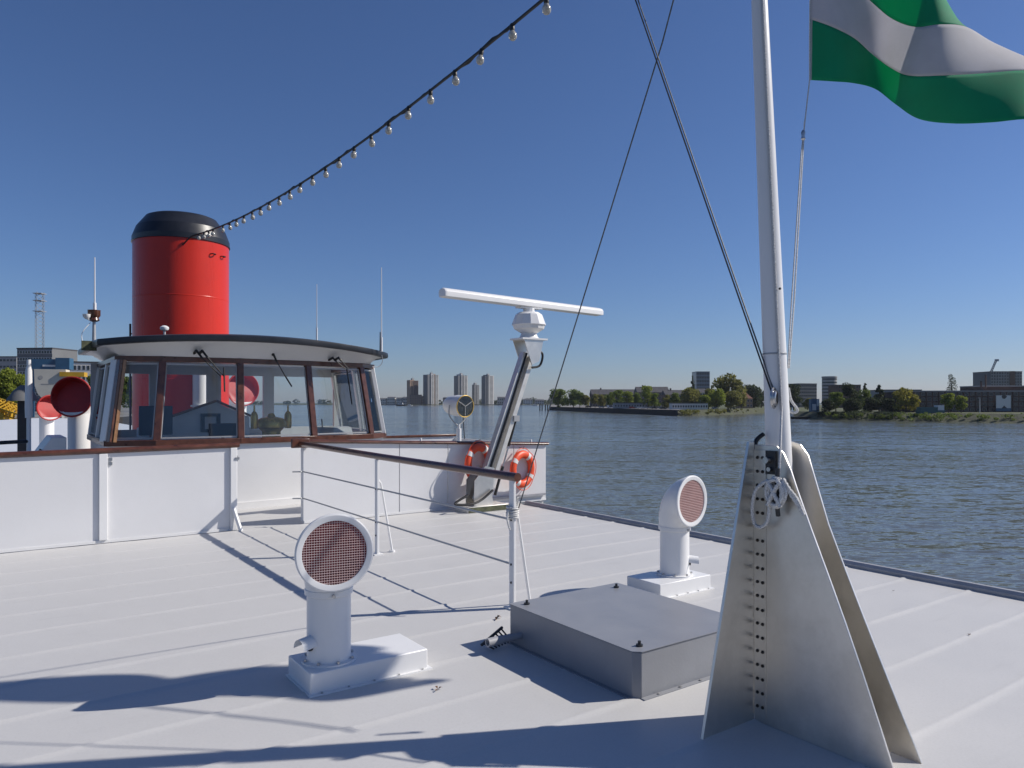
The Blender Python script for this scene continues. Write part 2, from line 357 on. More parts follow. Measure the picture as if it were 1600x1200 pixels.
part('brace', MB().beam((W-.02,-.05,.28),(W+.055,-.11,.0),.05,.03), 'white_paint', sl)
part('latch', MB().cyl((W+.033,-.02,.86),(W+.033,-.02,.93),.012,n=8).cbox((W+.03,-.03,.895),.05,.03,.03), 'steel', sl)
part('handrail', MB().rings([[(x, .01+.05*math.cos(2*PI*k/14), H(x)+.03+.033*math.sin(2*PI*k/14)) for k in range(14)] for x in (-.05,.5,1.5,W+.06)]), 'wood', sl)
sr, H, W = screen('bridge_screen', 'long white steel screen running behind the radar and life rings to the bridge wing', 3.35, 7.4, 1.06, .90, [4.75, 5.55, 6.75])
part('handrail', MB().rings([[(x, .01+.055*math.cos(2*PI*k/12), H(x)+.02+.026*math.sin(2*PI*k/12)) for k in range(12)] for x in (-.02,1.5,3,W+.03)]), 'wood', sr)
part('stiffener', MB().box(.0,.04,.036,.09,.03,H(0)-.01), 'white_paint', sr)
part('wing_end', MB().box(W-.03,W-.001,.036,2.9,.03,.9), 'panel_paint', sr)
part('wing_back', MB().box(2.45,W-.031,2.87,2.9,.03,.93), 'panel_paint', sr)
part('back_rail', MB().beam((2.45,2.885,.955),(W,2.885,.955),.09,.045), 'wood', sr, bevel=.01)
part('floor', MB().box(1.5,W-.031,.036,2.86,-.3,-.02), 'deck_paint', sr)
part('lip', MB().box(2.9,W-.04,-.05,-.013,.085,.12), 'edge_grey', sr)
for x in (5.1-3.35, 6.5-3.35, 7.1-3.35):
    part('rail_clip', MB().cyl((x,.01,H(x)+.03),(x,.01,H(x)+.085),.018,.014,10), 'white_paint', sr)

# ------------------------------------------------------------------ centre railing
rl = thing('deck_railing', 'white railing with wooden handrail along the middle of the deck', 'railing', (3.3, 0, 0))
A_end, A_start = 4.66, 9.46
part('handrail', MB().tube([(0,A_end-.07,1.02),(0,A_end,1.02),(0,7,1.03),(0,A_start,1.055)], .034, 16), 'wood', rl)
part('rail_bracket', MB().box(-.12,.12,A_start-.02,A_start+.03,1.0,1.12), 'wood', rl, bevel=.008)
for a in (A_end, 7.12):
    p = part('post', MB().box(-.012,.012,a-.03,a+.03,0.0,.995), 'white_paint', rl, bevel=.003)
    part('foot_plate', MB().box(-.05,.05,a-.05,a+.05,.0,.012), 'white_paint', p)
    for z in (.2, .34, .685): part('bolt', MB().cyl((-.018,a,z),(.018,a,z),.009,n=8), 'dark_trim', p)
    part('brace', MB().tube([(.0,a+.0,.80),(.05,a+.01,.74),(.19,a+.03,.015)], .012, 8), 'white_paint', rl)
    part('brace_foot', MB().cyl((.19,a+.03,0),(.19,a+.03,.02),.03,n=10), 'white_paint', rl)
for z in (.34, .685):
    part('rod', MB().tube(smooth_path([(0,A_end,z),(0,7.1,z+.005),(0,9.2,z+.01),(-.03,9.36,z+.01),(-.12,9.42,z+.01)], 5), .009, 8), 'mast_galv', rl)
ra = thing('rope_lashing', 'grey rope lashed round the near railing post below the handrail', 'rope', (3.3, A_end, .72))
mb = MB()
for k in range(5): mb.torus((0,0,-.02+.02*k), (.1*math.sin(k*2),.15*math.cos(k),1), .043, .010, 16, 6)
mb.tube(smooth_path([(-.05,-.02,.05),(-.07,-.03,-.02),(-.06,-.05,-.1)]), .008, 6).tube(smooth_path([(.05,.0,.0),(.06,.02,.09),(.03,-.03,.14)]), .008, 6)
part('coil', mb, 'rope', ra)

# ------------------------------------------------------------------ wheelhouse
CX = 3.25
sill = [(1.36,14.2),(1.35,13.0),(1.34,11.76),(1.92,11.49),(3.06,11.40),(4.23,11.49),(5.30,11.67),(5.66,11.95),(5.74,13.0),(5.8,14.2)]
top = [(CX+(t-CX)*.925, a+(.10 if a < 12.5 else -.02)) for t, a in sill]
ZS, ZT = 1.03, 2.20
wh = thing('wheelhouse', 'white wheelhouse with wood framed windows and a curved dark edged roof', 'wheelhouse', (CX, 12.8, 0))
g = rel(wh)
def S3(t, a, z): return g((t, a, z))
n = len(sill)
mb = MB()
mb.rings([[S3(t,a,z) for t, a in sill] for z in (-.3, .05, ZS-.06)], False, True)
part('lower_wall', mb, 'white_paint', wh, smooth=30)
part('plinth', MB().rings([[S3(CX+(t-CX)*1.012, a-.03 if a < 13.5 else a, z) for t, a in sill] for z in (-.29,.09)], True, True), 'white_paint', wh)
def lerp3(i, f, off=0):
    p = Vector((*sill[i], ZS)); q = Vector((*top[i], ZT)); return p.lerp(q, f)
for i in range(n-1):
    p0, p1, q0, q1 = lerp3(i,0), lerp3(i+1,0), lerp3(i,1), lerp3(i+1,1)
    d = (p1-p0).normalized()
    part('window_sill', MB().beam(g(p0-d*.02-Vector((0,0,.015))), g(p1+d*.02-Vector((0,0,.015))), .11, .085), 'wood', wh, bevel=.006)
    part('window_header', MB().beam(g(q0-d*.02+Vector((0,0,.02))), g(q1+d*.02+Vector((0,0,.02))), .10, .075), 'wood', wh, bevel=.006)
    wi = part('window_frame', (lambda m_: [m_.beam(g(a_), g(b_), .022, .022) for a_, b_ in ((p0.lerp(q0,.045)+d*.05, p1.lerp(q1,.045)-d*.05),(p0.lerp(q0,.955)+d*.05, p1.lerp(q1,.955)-d*.05),(p0.lerp(q0,.045)+d*.05, p0.lerp(q0,.955)+d*.05),(p1.lerp(q1,.045)-d*.05, p1.lerp(q1,.955)-d*.05))] and m_)(MB()), 'mast_galv', wh)
    nrm = (p1-p0).cross(q0-p0).normalized()*.004
    c = [p0+d*.04, p1-d*.04, q1-d*.04, q0+d*.04]
    part('pane', MB().rings([[g(x-nrm) for x in c], [g(x+nrm) for x in c]]), 'window_glass', wi, smooth=0)
for i in range(n):
    p, q = lerp3(i,0), lerp3(i,1)
    wm = 'wood' if 3 <= i <= 6 else 'white_paint'
    i0, i1 = max(i-1,0), min(i+1,n-1)
    tn = (Vector((*sill[i1],0))-Vector((*sill[i0],0))).normalized()
    if i == 2:
        part('corner_post', MB().beam(g(p-tn*.07), g(q-tn*.04), .10, .16, tn), 'white_paint', wh, bevel=.01)
        part('mullion', MB().beam(g(p+tn*.075), g(q+tn*.085), .09, .10, tn), 'wood', wh, bevel=.006)
        part('inner_post', MB().beam(g(p+tn*.17+Vector((0,.06,0))), g(q+tn*.17+Vector((0,.06,0))), .05, .06, tn), 'wood_light', wh, bevel=.004)
    else:
        part('mullion', MB().beam(g(p), g(q), .09, .095, tn), wm, wh, bevel=.008)
        if 3 <= i <= 6:
            part('inner_post', MB().beam(g(p+Vector((.035,.09,0))), g(q+Vector((.035,.09,0))), .05, .06, tn), 'wood_light', wh, bevel=.004)
# cornice, roof, fascia
def roof_ring(k, z0, crown=.16, push=0):
    out = []
    for t, a in RO:
        tt = CX+(t-CX)*k; aa = 12.9+(a-12.9)*k-push
        out.append(S3(tt, aa, z0-crown*((t-CX)/2.6)**2))
    return out
fr = [(3.40+2.32*math.sin(u), 11.92-.85*math.cos(u)) for u in [(-1.25+2.5*i/28) for i in range(29)]]
RO = [(1.19,14.3)]+[(1.18,13.2),(1.18,12.5),(1.18,12.0)]+fr+[(5.64,12.0),(5.68,12.5),(5.7,13.2),(5.7,14.3)]
nR = len(RO)
# the cornice: from the window header out to the roof edge, following the curve
def near_top(t):
    ts = top[2:8]
    if t <= ts[0][0]: return (ts[0][0], None)
    return (t, interp([x for x, _ in ts], [y for _, y in ts], t))
inner = []
for t, a in RO:
    tt = max(top[1][0], min(top[8][0], CX+(t-CX)*.9)); k, aa = near_top(tt)
    if aa is None or a > 12.1: aa = a; tt = CX+(t-CX)*.80 if a > 12.1 else tt
    if a <= 12.1: aa = interp([x for x,_ in top[2:8]], [y for _,y in top[2:8]], tt)
    inner.append(S3(tt, aa-.04 if a <= 12.1 else aa, ZT+.055))
part('cornice', MB().rings([inner, [p.lerp(q,.55)+Vector((0,0,.05)) for p, q in zip(inner, roof_ring(.985, 2.495))], roof_ring(.985, 2.495)], False, False), 'white_paint', wh, smooth=35)
part('ceiling', MB().rings([[S3(CX+(t-CX)*.98, a, ZT+.055) for t, a in top],[S3(CX+(t-CX)*.98, a, ZT+.09) for t, a in top]]), 'interior_grey', wh, smooth=0)
rf = part('roof', MB().rings([roof_ring(.99, 2.57), roof_ring(.93, 2.60), roof_ring(.5, 2.63), roof_ring(.05, 2.64)], False, True), 'dark_trim', wh)
part('fascia', MB().rings([roof_ring(.97, 2.485), roof_ring(1.0, 2.488), roof_ring(1.004, 2.53), roof_ring(1.0, 2.573), roof_ring(.97, 2.58)], False, False), 'black_paint', rf)
# wipers
def wiper(px0, py0, px1, py1, dd, bl, double=True):
    w_ = None
    for s in ((0, 1) if double else (0,)):
        p = Q(px0+s*9, py0, dd-.16); m1 = Q(px0+s*9+(px1-px0)*.25, py0+(py1-py0)*.3, dd-.15); q = Q(px1+s*5, py1, dd-.08)
        a_ = part('wiper', MB().tube([g(p), g(m1)], .016, 8).tube([g(m1), g(q)], .008, 6).cyl(g(p), g(p+Vector((0,.16,-.03))), .02, n=8), 'rubber', wh)
        w_ = a_
    b0 = Q(bl[0], bl[1], dd-.075); b1 = Q(bl[2], bl[3], dd-.085)
    part('wiper_blade', MB().beam(g(b0), g(b1), .014, .02), 'rubber', w_)
wiper(307, 548, 345, 588, 10.8, (350,574,351,612)); wiper(427, 553, 447, 590, 11.5, (446,588,456,604), False); wiper(520, 559, 540, 577, 12.05, (542,576,550,632))
# rear wall with openings (aft windows)
rw = MB(); ya = 14.15
ops = [(1.44,2.25),(2.45,3.2),(3.45,4.22),(4.42,5.62)]
e = [1.36]+[x for o_ in ops for x in o_]+[5.78]
for i in range(0, len(e), 2): rw.box(e[i]-CX, e[i+1]-CX, ya-12.8, ya-12.74, -.3+0, ZT+.05)
part('rear_wall', rw, 'interior_grey', wh)
mb = MB()
for x0, x1 in ops: mb.box(x0-CX, x1-CX, ya-12.8+.002, ya-12.742, -.3, 1.12).box(x0-CX, x1-CX, ya-12.8+.002, ya-12.742, 2.09, ZT+.05)
part('rear_spandrel', mb, 'interior_grey', wh)
part('floor', MB().box(1.1-CX, 5.7-CX, -1.1, 1.3, -.28, -.22), 'interior_dark', wh)
# companion casing inside: grey sloping bulkhead
cs = thing('stair_casing', 'grey gabled stair casing seen through the wheelhouse windows', 'casing', (2.75, 13.4, -.22))
part('casing_wall', MB().prism([(-.75,0,0),(1.0,0,0),(1.0,0,1.55),(.42,0,1.82),(-.75,0,1.38)], (0,.4,0)), 'casing_grey', cs)
part('casing_trim', MB().beam((-.77,-.02,1.40),(.43,-.02,1.84),.05,.04).beam((.43,-.02,1.84),(1.02,-.02,1.57),.05,.04), 'wood', cs)
part('notice', MB().box(-.62,-.45,-.012,-.001,1.05,1.28), 'poster', cs)
part('notice_frame', MB().box(.18,.24,-.03,-.001,1.3,1.62).box(.44,.5,-.03,-.001,1.3,1.62).box(.241,.439,-.03,-.001,1.3,1.35).box(.241,.439,-.03,-.001,1.57,1.62), 'console_blue', cs)
# console and instruments
cn = thing('console', 'dark blue control desk along the inside of the wheelhouse windows', 'desk', (CX, 11.95, -.22))
part('desk_top', MB().box(-1.7,2.0,-.12,.42,1.12,1.17), 'console_blue', cn, bevel=.01)
part('cabinet', MB().box(-1.6,1.9,-.02,.40,0,1.119), 'interior_dark', cn)
part('instrument_box', MB().prism([(1.25,-.05,1.172),(1.25,.3,1.172),(1.25,.3,1.40),(1.25,.1,1.38)], (.6,0,0)), 'interior_grey', cn)
def monitor(label, t, a, wd, h, z):
    r = thing('monitor', label, 'monitor', (t, a, .95)); 
    part('stand', MB().cyl((0,0,0),(0,0,z-.95+.06),.025,n=10).box(-.1,.1,-.07,.07,0,.015), 'interior_dark', r)
    part('housing', MB().box(-wd/2,wd/2,-.03,.03,z-.95,z-.95+h), 'console_blue', r, bevel=.008)
monitor('square dark monitor behind the left front window', 2.02, 12.15, .46, .44, 1.10)
monitor('low dark instrument screen beside the middle window post', 3.0, 12.2, .42, .2, 1.06)
c0 = Q(424, 700, 11.68); 
bn = thing('brass_binnacle', 'polished brass compass binnacle inside the middle window', 'compass', (c0.x, c0.y, .95)); bn.scale = (.95,.95,1.15)
part('pedestal', MB().lathe([(.17,0),(.17,.05),(.15,.07),(.15,.16),(.20,.2)], n=32), 'brass', bn)
part('bowl', MB().lathe([(.20,.201),(.245,.22),(.25,.27),(.22,.32),(.17,.345),(.07,.36),(.05,.40),(.02,.41)], n=32), 'brass', bn)
for s in (-1, 1):
    h_ = part('side_lamp', MB().lathe([(.05,.2),(.06,.24),(.06,.38),(.04,.42),(.015,.44),(.012,.52)], (s*.28,0,0), 16).tube([(s*.24,0,.27),(s*.3,0,.27)],.02,8), 'brass', bn)
for i_, (t_, lb) in enumerate(((4.62,'small dark blue lever stand right of the brass binnacle'),(4.95,'second dark lever stand further right of the brass binnacle'))):
    lv = thing('lever_stand', lb, 'lever', (t_, 12.1, .95)); part('body', MB().prism([(-.08,0,0),(.08,0,0),(.05,0,.2),(-.04,0,.2)], (0,.1,0)), 'console_blue', lv)
    part('lever', MB().tube([(0,.05,.2),(-.02,.03,.36)], .012, 8), 'steel', lv)

# roof gear
def whip(label, px, y0, y1, d, r=.011, base=None):
    p = Q(px, y0, d); r_ = thing('whip_antenna', label, 'antenna', p); h = (y0-y1)/F*d
    part('rod', MB().cyl((0,0,0),(0,0,h),r,r*.6,8), 'white_paint', r_)
    part('ferrule', MB().cyl((0,0,-.1),(0,0,.14),r*1.9,n=8), base or 'white_paint', r_)
whip('tall white whip antenna at the right end of the wheelhouse roof', 596, 540, 418, 12.4)
whip('thin white whip antenna behind the middle of the roof edge', 495, 525, 444, 12.6, .008)
whip('white whip antenna on the horn post at the left of the roof', 148, 488, 402, 10.9, .012)
p = Q(147, 528, 10.9); hp = thing('horn_post', 'small dark lamp on a short post at the left roof corner', 'lamp', p)
part('post', MB().cyl((0,0,-.06),(0,0,.24),.028,.022,10), 'mast_galv', hp)
part('lantern', MB().lathe([(.04,.24),(.075,.26),(.06,.30),(.085,.33),(.085,.40),(.09,.41)], n=16), 'wood', hp)
part('side_horn', MB().lathe([(.02,0),(.05,.03),(.055,.07)], (-.1,-.05,.27), 12).tube([(-.1,-.05,.28),(0,0,.25)],.015,6), 'white_paint', hp)
part('cable', MB().tube(smooth_path([(-.05,-.03,.22),(-.16,-.05,.05),(-.13,-.06,-.12),(-.02,-.05,-.2)]), .006, 6), 'white_paint', hp)
p = Q(257, 519, 10.9); gd = thing('satnav_dome', 'small white mushroom antenna on the wheelhouse roof before the funnel', 'antenna', p)
part('dome', MB().lathe([(.02,.02),(.05,.03),(.062,.05),(.06,.075),(.03,.095),(.005,.1)], n=20), 'white_paint', gd); part('stub', MB().cyl((0,0,-.05),(0,0,.03),.018,n=10), 'mast_galv', gd)
p = Q(594, 545, 12.3); st = thing('stub_antenna', 'short dark stub antenna beside the right whip antenna', 'antenna', p)
part('rod', MB().cyl((0,0,-.04),(0,0,.28),.012,.008,8), 'dark_trim', st)
part('cable', MB().tube(smooth_path([(.03,0,-.1),(.04,0,-.22),(-.03,0,-.3),(-.14,0,-.3)]), .006, 6), 'mast_galv', st)
nl = thing('side_light_board', 'green navigation light board at the left end of the wheelhouse roof', 'navigation light', Q(131, 541, 10.6))
part('board', MB().box(-.03,.16,-.02,.02,-.06,.08), 'moss', nl)

# ------------------------------------------------------------------ funnel
fd = 15.2; fc = Q(284, 0, fd)
fn = thing('funnel', 'big red ship funnel with a black chamfered top', 'funnel', (fc.x, fc.y, 0)); FR = 69/F*fd
zt = EYE+(HOR-381)/F*fd
part('casing', MB().lathe([(FR,0),(FR,zt*.33),(FR,zt*.66),(FR,zt)], n=96, caps=False), 'red_paint', fn)
part('cap', MB().lathe([(FR+.012,zt-.02),(FR+.014,zt+.06),(FR*.93,zt+.27),(FR*.74,zt+.50),(FR*.66,zt+.53),(FR*.64,zt+.5),(FR*.64,zt+.1)], n=96, caps=False), 'black_paint', fn, smooth=16)
part('band', MB().lathe([(FR+.004,zt-.05),(FR+.022,zt-.045),(FR+.022,zt-.022),(FR+.004,zt-.018)], n=96, caps=False), 'black_paint', fn)
for zz in (zt*.42, zt*.76): part('weld_seam', MB().lathe([(FR-.001,zz-.016),(FR+.0025,zz-.008),(FR+.0025,zz+.008),(FR-.001,zz+.016)], n=96, caps=False), 'red_paint', fn)
u = -RT; lad = MB()
for s in (-.12, .12):
    b_ = u*(FR+.09)+FW*s; lad.tube([b_+Vector((0,0,.4)), b_+Vector((0,0,3.2))], .02, 6)
for k in range(9): lad.tube([u*(FR+.09)-FW*.12+Vector((0,0,.6+.3*k)), u*(FR+.09)+FW*.12+Vector((0,0,.6+.3*k))], .014, 6)
part('ladder', lad, 'dark_trim', fn)
for a_ in (.2, .5):
    part('pad_eye', MB().torus((FR*math.cos(-a_-.6)*1.02, FR*math.sin(-a_-.6)*1.02, zt-.3),(0,0,1),.05,.012,14,6), 'black_paint', fn)

wp = Q(313, 0, 14.5); ep = thing('exhaust_pipe', 'white vertical pipe before the funnel seen through the window', 'pipe', (wp.x, wp.y, 0)); part('stack', MB().cyl((0,0,0),(0,0,2.35),.14,n=20), 'white_paint', ep); part('flange', MB().cyl((0,0,1.5),(0,0,1.54),.18,n=20), 'white_paint', ep)
# ------------------------------------------------------------------ big cowl ventilators on the aft deck
def big_cowl(label, px, py, d, dia, yaw, m='cowl_red'):
    p = Q(px, py, d)-Vector((math.sin(yaw), -math.cos(yaw), 0))*(dia*.375); r = thing('cowl_ventilator', label, 'ventilator', (p.x, p.y, 0), yaw, 'cowl ventilators abaft the wheelhouse')
    R = dia/2; zc = p.z; rs = []; ri = []
    for k in range(11):
        th = PI/2*k/10; c = Vector((0, -(1-math.cos(th))*R*.75, zc-R*.9*(1-math.sin(th))))
        rad = R*(.52+.48*(k/10)**1.3); d_ = Vector((0,-math.sin(th),math.cos(th))); v = Vector((0,math.cos(th),math.sin(th)))
        rs.append([c+(Vector((1,0,0))*math.cos(2*PI*j/32)+v*math.sin(2*PI*j/32))*rad for j in range(32)])
        ri.append([c+(Vector((1,0,0))*math.cos(2*PI*j/32)+v*math.sin(2*PI*j/32))*(rad-.012) for j in range(32)])
    part('cowl', MB().rings(rs, False, False), 'white_paint', r)
    part('mouth', MB().rings(ri[8:], True, False), m, r)
    part('lip', MB().torus((0,-R*.75,zc),(0,1,0),R,.018,32,8), m, r)
    part('trunk', MB().cyl((0,0,0),(0,0,zc-R*.88),R*.53,n=24).cyl((0,0,.3),(0,0,.34),R*.58,n=24), 'white_paint', r)
big_cowl('near red mouthed cowl ventilator in shade at the left of the wheelhouse', 112, 620, 13.2, .70, -.55)
big_cowl('smaller looking red cowl ventilator further aft, sunlit, left of the shaded one', 79, 637, 18.5, .62, .3)
big_cowl('red cowl ventilator seen through the middle wheelhouse window', 380, 608, 18.8, .84, .2)
sk = thing('skylight_hatch', 'white sloping skylight on the deck left of the wheelhouse', 'skylight', (1.0-.2, 13.3, 0))
part('coaming', MB().prism([(-.75,0,0),(.15,0,0),(.15,0,1.05),(-.05,0,1.05)], (0,1.2,0)), 'white_paint', sk, bevel=.01)
for k in range(3): part('glazing', MB().beam((-.735+.2*k+.02,-.012,.06+.3*k),(-.735+.2*k+.15,-.012,.28+.3*k),.02,.04), 'pane_dark', sk)
gp = Q(45, 700, 11.6)
pp = thing('rail_stanchion', 'white stanchion with black top rail at the far left', 'railing', (gp.x, gp.y, 0))
part('post', MB().cyl((0,0,0),(0,0,EYE+(HOR-562)/F*11.6),.035,.03,12), 'white_paint', pp)
part('rail', MB().tube([(0,0,.98),(-.9,-.2,.96)], .03, 8).tube([(0,0,.7),(-.9,-.2,.68)], .015, 8), 'black_paint', pp)
part('cover', MB().lathe([(.05,1.35),(.055,1.5),(.045,2.1),(.01,2.25)], n=12), 'white_paint', pp)
bx = Q(36, 690, 14); bs = thing('covered_lamp', 'dark grey hooded lamp on a black post at the far left', 'lamp', (bx.x, bx.y, 0))
part('post', MB().box(-.09,.09,-.06,.06,0,1.7), 'dark_trim', bs); part('hood', MB().lathe([(.27,1.62),(.25,1.67),(.15,1.82),(.04,1.92)], n=20), 'concrete_dark', bs)

# ------------------------------------------------------------------ radar
rb = Vector((5.93, 9.17, 0)); rd = thing('radar', 'white radar scanner bar on a leaning aluminium arm beside the screen', 'radar', rb)
part('base_slab', MB().box(-.36,.36,-.19,.17,0,.085), 'aluminium_arm', rd, bevel=.006)
part('slab_edge', MB().box(-.34,.365,-.2,-.191,.005,.075), 'moss', rd)
TOP = Vector((.86, .02, 2.33)); BOT = Vector((-.02, 0, .12)); ax = (TOP-BOT).normalized(); nx = Vector((0,1,0)).cross(ax).normalized()
for s in (-1, 1):
    part('bracket', MB().prism([(-.2,s*.11,.086),(.14,s*.11,.086),(.12,s*.11,.2),(.16,s*.11,.62),(.0,s*.11,.66),(-.19,s*.11,.45)], (0,.012,0)), 'aluminium', rd)
    part('arm_rail', MB().beam(BOT+nx*(s*.085), TOP+nx*(s*.075), .11, .075, nx), 'aluminium_arm', rd, bevel=.006)
part('arm_web', MB().beam(BOT+Vector((0,.03,0)), TOP+Vector((0,.03,0)), .02, .10, nx), 'aluminium_arm', rd)
part('arm_cable', MB().tube([BOT-nx*.06+Vector((0,-.07,0))+ax*.3, BOT-nx*.05+Vector((0,-.07,0))+ax*1.4, TOP-nx*.06+Vector((0,-.06,0))], .017, 8).tube(smooth_path([TOP+Vector((.05,-.1,.1)),TOP+Vector((.2,-.12,.02)),TOP+Vector((.17,-.1,-.16)),TOP+Vector((.02,-.09,-.2))]), .018, 8), 'rubber', rd)
part('floor_cable', MB().tube(smooth_path([(.1,-.15,.3),(-.1,-.17,.18),(-.3,-.19,.13),(-.55,-.16,.15),(-.3,-.12,.26)]), .018, 8), 'rubber', rd)
s0 = BOT+ax*1.35+nx*.16; s1 = Vector((.24,.0,.2)); md = s0.lerp(s1,.5)
part('gas_strut', MB().cyl(s0, s0.lerp(s1,.35), .02, n=10).cyl(s0.lerp(s1,.62), s1, .022, n=10), 'rubber', rd)
part('strut_rod', MB().cyl(s0.lerp(s1,.35), s0.lerp(s1,.62), .013, n=10), 'steel', rd)
part('strut_bracket', MB().cbox(BOT+ax*1.37+nx*.12,.10,.16,.09), 'mast_galv', rd)
part('head_plate', MB().cbox(TOP+Vector((.03,0,.24)),.48,.34,.025), 'white_paint', rd)
for y_ in (-.15, .14): part('head_bracket', MB().prism([TOP+Vector(v) for v in ((-.17,y_,.225),(.2,y_,.225),(.12,y_,-.1),(-.02,y_,-.16))], (0,.012,0)), 'aluminium', rd)
pc = TOP+Vector((.03,0,.253))
ped = part('pedestal', MB().lathe([(.17,0),(.14,.03),(.12,.08),(.17,.11),(.235,.15),(.25,.20),(.268,.21),(.265,.225),(.21,.37),(.16,.405),(.09,.41),(.09,.47)], pc, 12), 'white_paint', rd, smooth=25)
part('turntable', MB().cbox(pc+Vector((0,0,.475)),.42,.14,.02), 'white_paint', ped)
e0 = Q(690, 459, 10.42)-rb; e1 = Q(935, 483, 12.7)-rb; cz = pc.z+.545
ev = (e1-e0); ev.z = 0; half = ev.length/2; ev.normalize(); cc = Vector((pc.x, pc.y, cz)); side = Vector((-ev.y, ev.x, 0))
sec = [(-.085,-.055),(.07,-.06),(.085,-.03),(.085,.03),(.06,.058),(0,.075),(-.06,.055),(-.085,.02)]
part('scanner', MB().rings([[cc+ev*x+side*(s_*k)+Vector((0,0,z_*k)) for s_, z_ in sec] for x, k in ((-half,.9),(-half+.04,1),(0,1),(half-.04,1),(half,.9))]), 'white_paint', rd, bevel=.006)

# ------------------------------------------------------------------ searchlight
sp = Q(717, 690, 13.0); sl_ = thing('searchlight', 'white drum searchlight on a white post behind the screen', 'searchlight', (sp.x, sp.y, 0)); KS = .8; sl_.scale = (KS,KS,KS)
zc = (EYE+(HOR-634)/F*13)/KS
part('post', MB().cyl((0,0,-.02),(0,0,zc-.50),.055,n=16).cyl((0,0,zc-.5),(0,0,zc-.42),.03,n=12), 'white_paint', sl_)
nv = (RT*.66-FW*.72).normalized()*1.0; nv.z = -.05; nv.normalize(); sv = nv.cross(Vector((0,0,1))).normalized(); uv = sv.cross(nv)
C = Vector((0,0,zc)); rr = []
for x, r_ in ((-.40,.10),(-.38,.16),(-.30,.20),(-.05,.235),(.16,.235),(.2,.245),(.22,.245)):
    rr.append([C+nv*x+(sv*math.cos(2*PI*k/28)+uv*math.sin(2*PI*k/28))*r_ for k in range(28)])
part('drum', MB().rings(rr, True, False), 'white_paint', sl_)
part('lens_ring', MB().torus(C+nv*.222, nv, .236, .010, 32, 8), 'brass', sl_)
part('lamp_interior', MB().rings([[C+nv*(.19-.0*j)+(sv*math.cos(2*PI*k/28)+uv*math.sin(2*PI*k/28))*r_ for k in range(28)] for j, r_ in enumerate((.225,.01))][::1], False, True), 'rubber', sl_)
part('lens', MB().rings([[C+nv*x+(sv*math.cos(2*PI*k/28)+uv*math.sin(2*PI*k/28))*.222 for k in range(28)] for x in (.208,.214)]), 'window_glass', sl_)
mb = MB()
for a_ in (PI/2+PI, PI/6, 5*PI/6): mb.tube([C+nv*.23, C+nv*.23+(sv*math.cos(a_)+uv*math.sin(a_))*.225], .0055, 6)
part('lens_guard', mb, 'tape', sl_)
part('yoke', MB().tube(smooth_path([C+sv*.26+uv*.02, C+sv*.26-uv*.2, C+sv*.12-uv*.36, C-uv*.44]), .014, 8).tube(smooth_path([C-sv*.26+uv*.02, C-sv*.26-uv*.2, C-sv*.12-uv*.36, C-uv*.44]), .014, 8), 'mast_galv', sl_)
part('power_cable', MB().tube(smooth_path([C-sv*.2-nv*.1-uv*.1, C-sv*.22-nv*.1-uv*.35, C-sv*.23-nv*.05-uv*.75]), .01, 6), 'rubber', sl_)

# ------------------------------------------------------------------ life rings
def ring(label, t, z, a, tilt):
    r = thing('life_ring', label, 'life ring', (t, a-.05, z), .28, 'life rings on the white screen')
    part('buoy', MB().rings([[(math.cos(2*PI*i/40)*(.235+.062*math.cos(2*PI*k/12)), .05*math.sin(2*PI*k/12), math.sin(2*PI*i/40)*(.235+.062*math.cos(2*PI*k/12))) for k in range(12)] for i in range(41)], False, False), 'orange', r)
    for q in range(4):
        t0 = PI/4+q*PI/2+.2
        part('band', MB().rings([[(math.cos(t0+.13*i)*(.235+.065*math.cos(2*PI*k/12)), .053*math.sin(2*PI*k/12), math.sin(t0+.13*i)*(.235+.065*math.cos(2*PI*k/12))) for k in range(12)] for i in range(-1,2)], False, False), 'tape', r)
    mb = MB()
    for q in range(4):
        a0 = PI/4+q*PI/2+.2; pts = []
        for i in range(9):
            aa = a0+PI/2*i/8; rad = .305+.03*math.sin(PI*i/8)
            pts.append((rad*math.cos(aa), -.02, rad*math.sin(aa)))
        mb.tube(pts, .006, 6)
    part('grab_line', mb, 'orange', r)
    part('hook', MB().tube([(0,.06,.33),(0,-.02,.33),(0,-.03,.36)], .012, 6), 'steel', r)
ring('orange life ring hanging beside the end of the wooden handrail', 6.84, .54, 9.44, 0)
ring('orange life ring half hidden behind the radar arm', 6.02, .68, 9.44, 0)

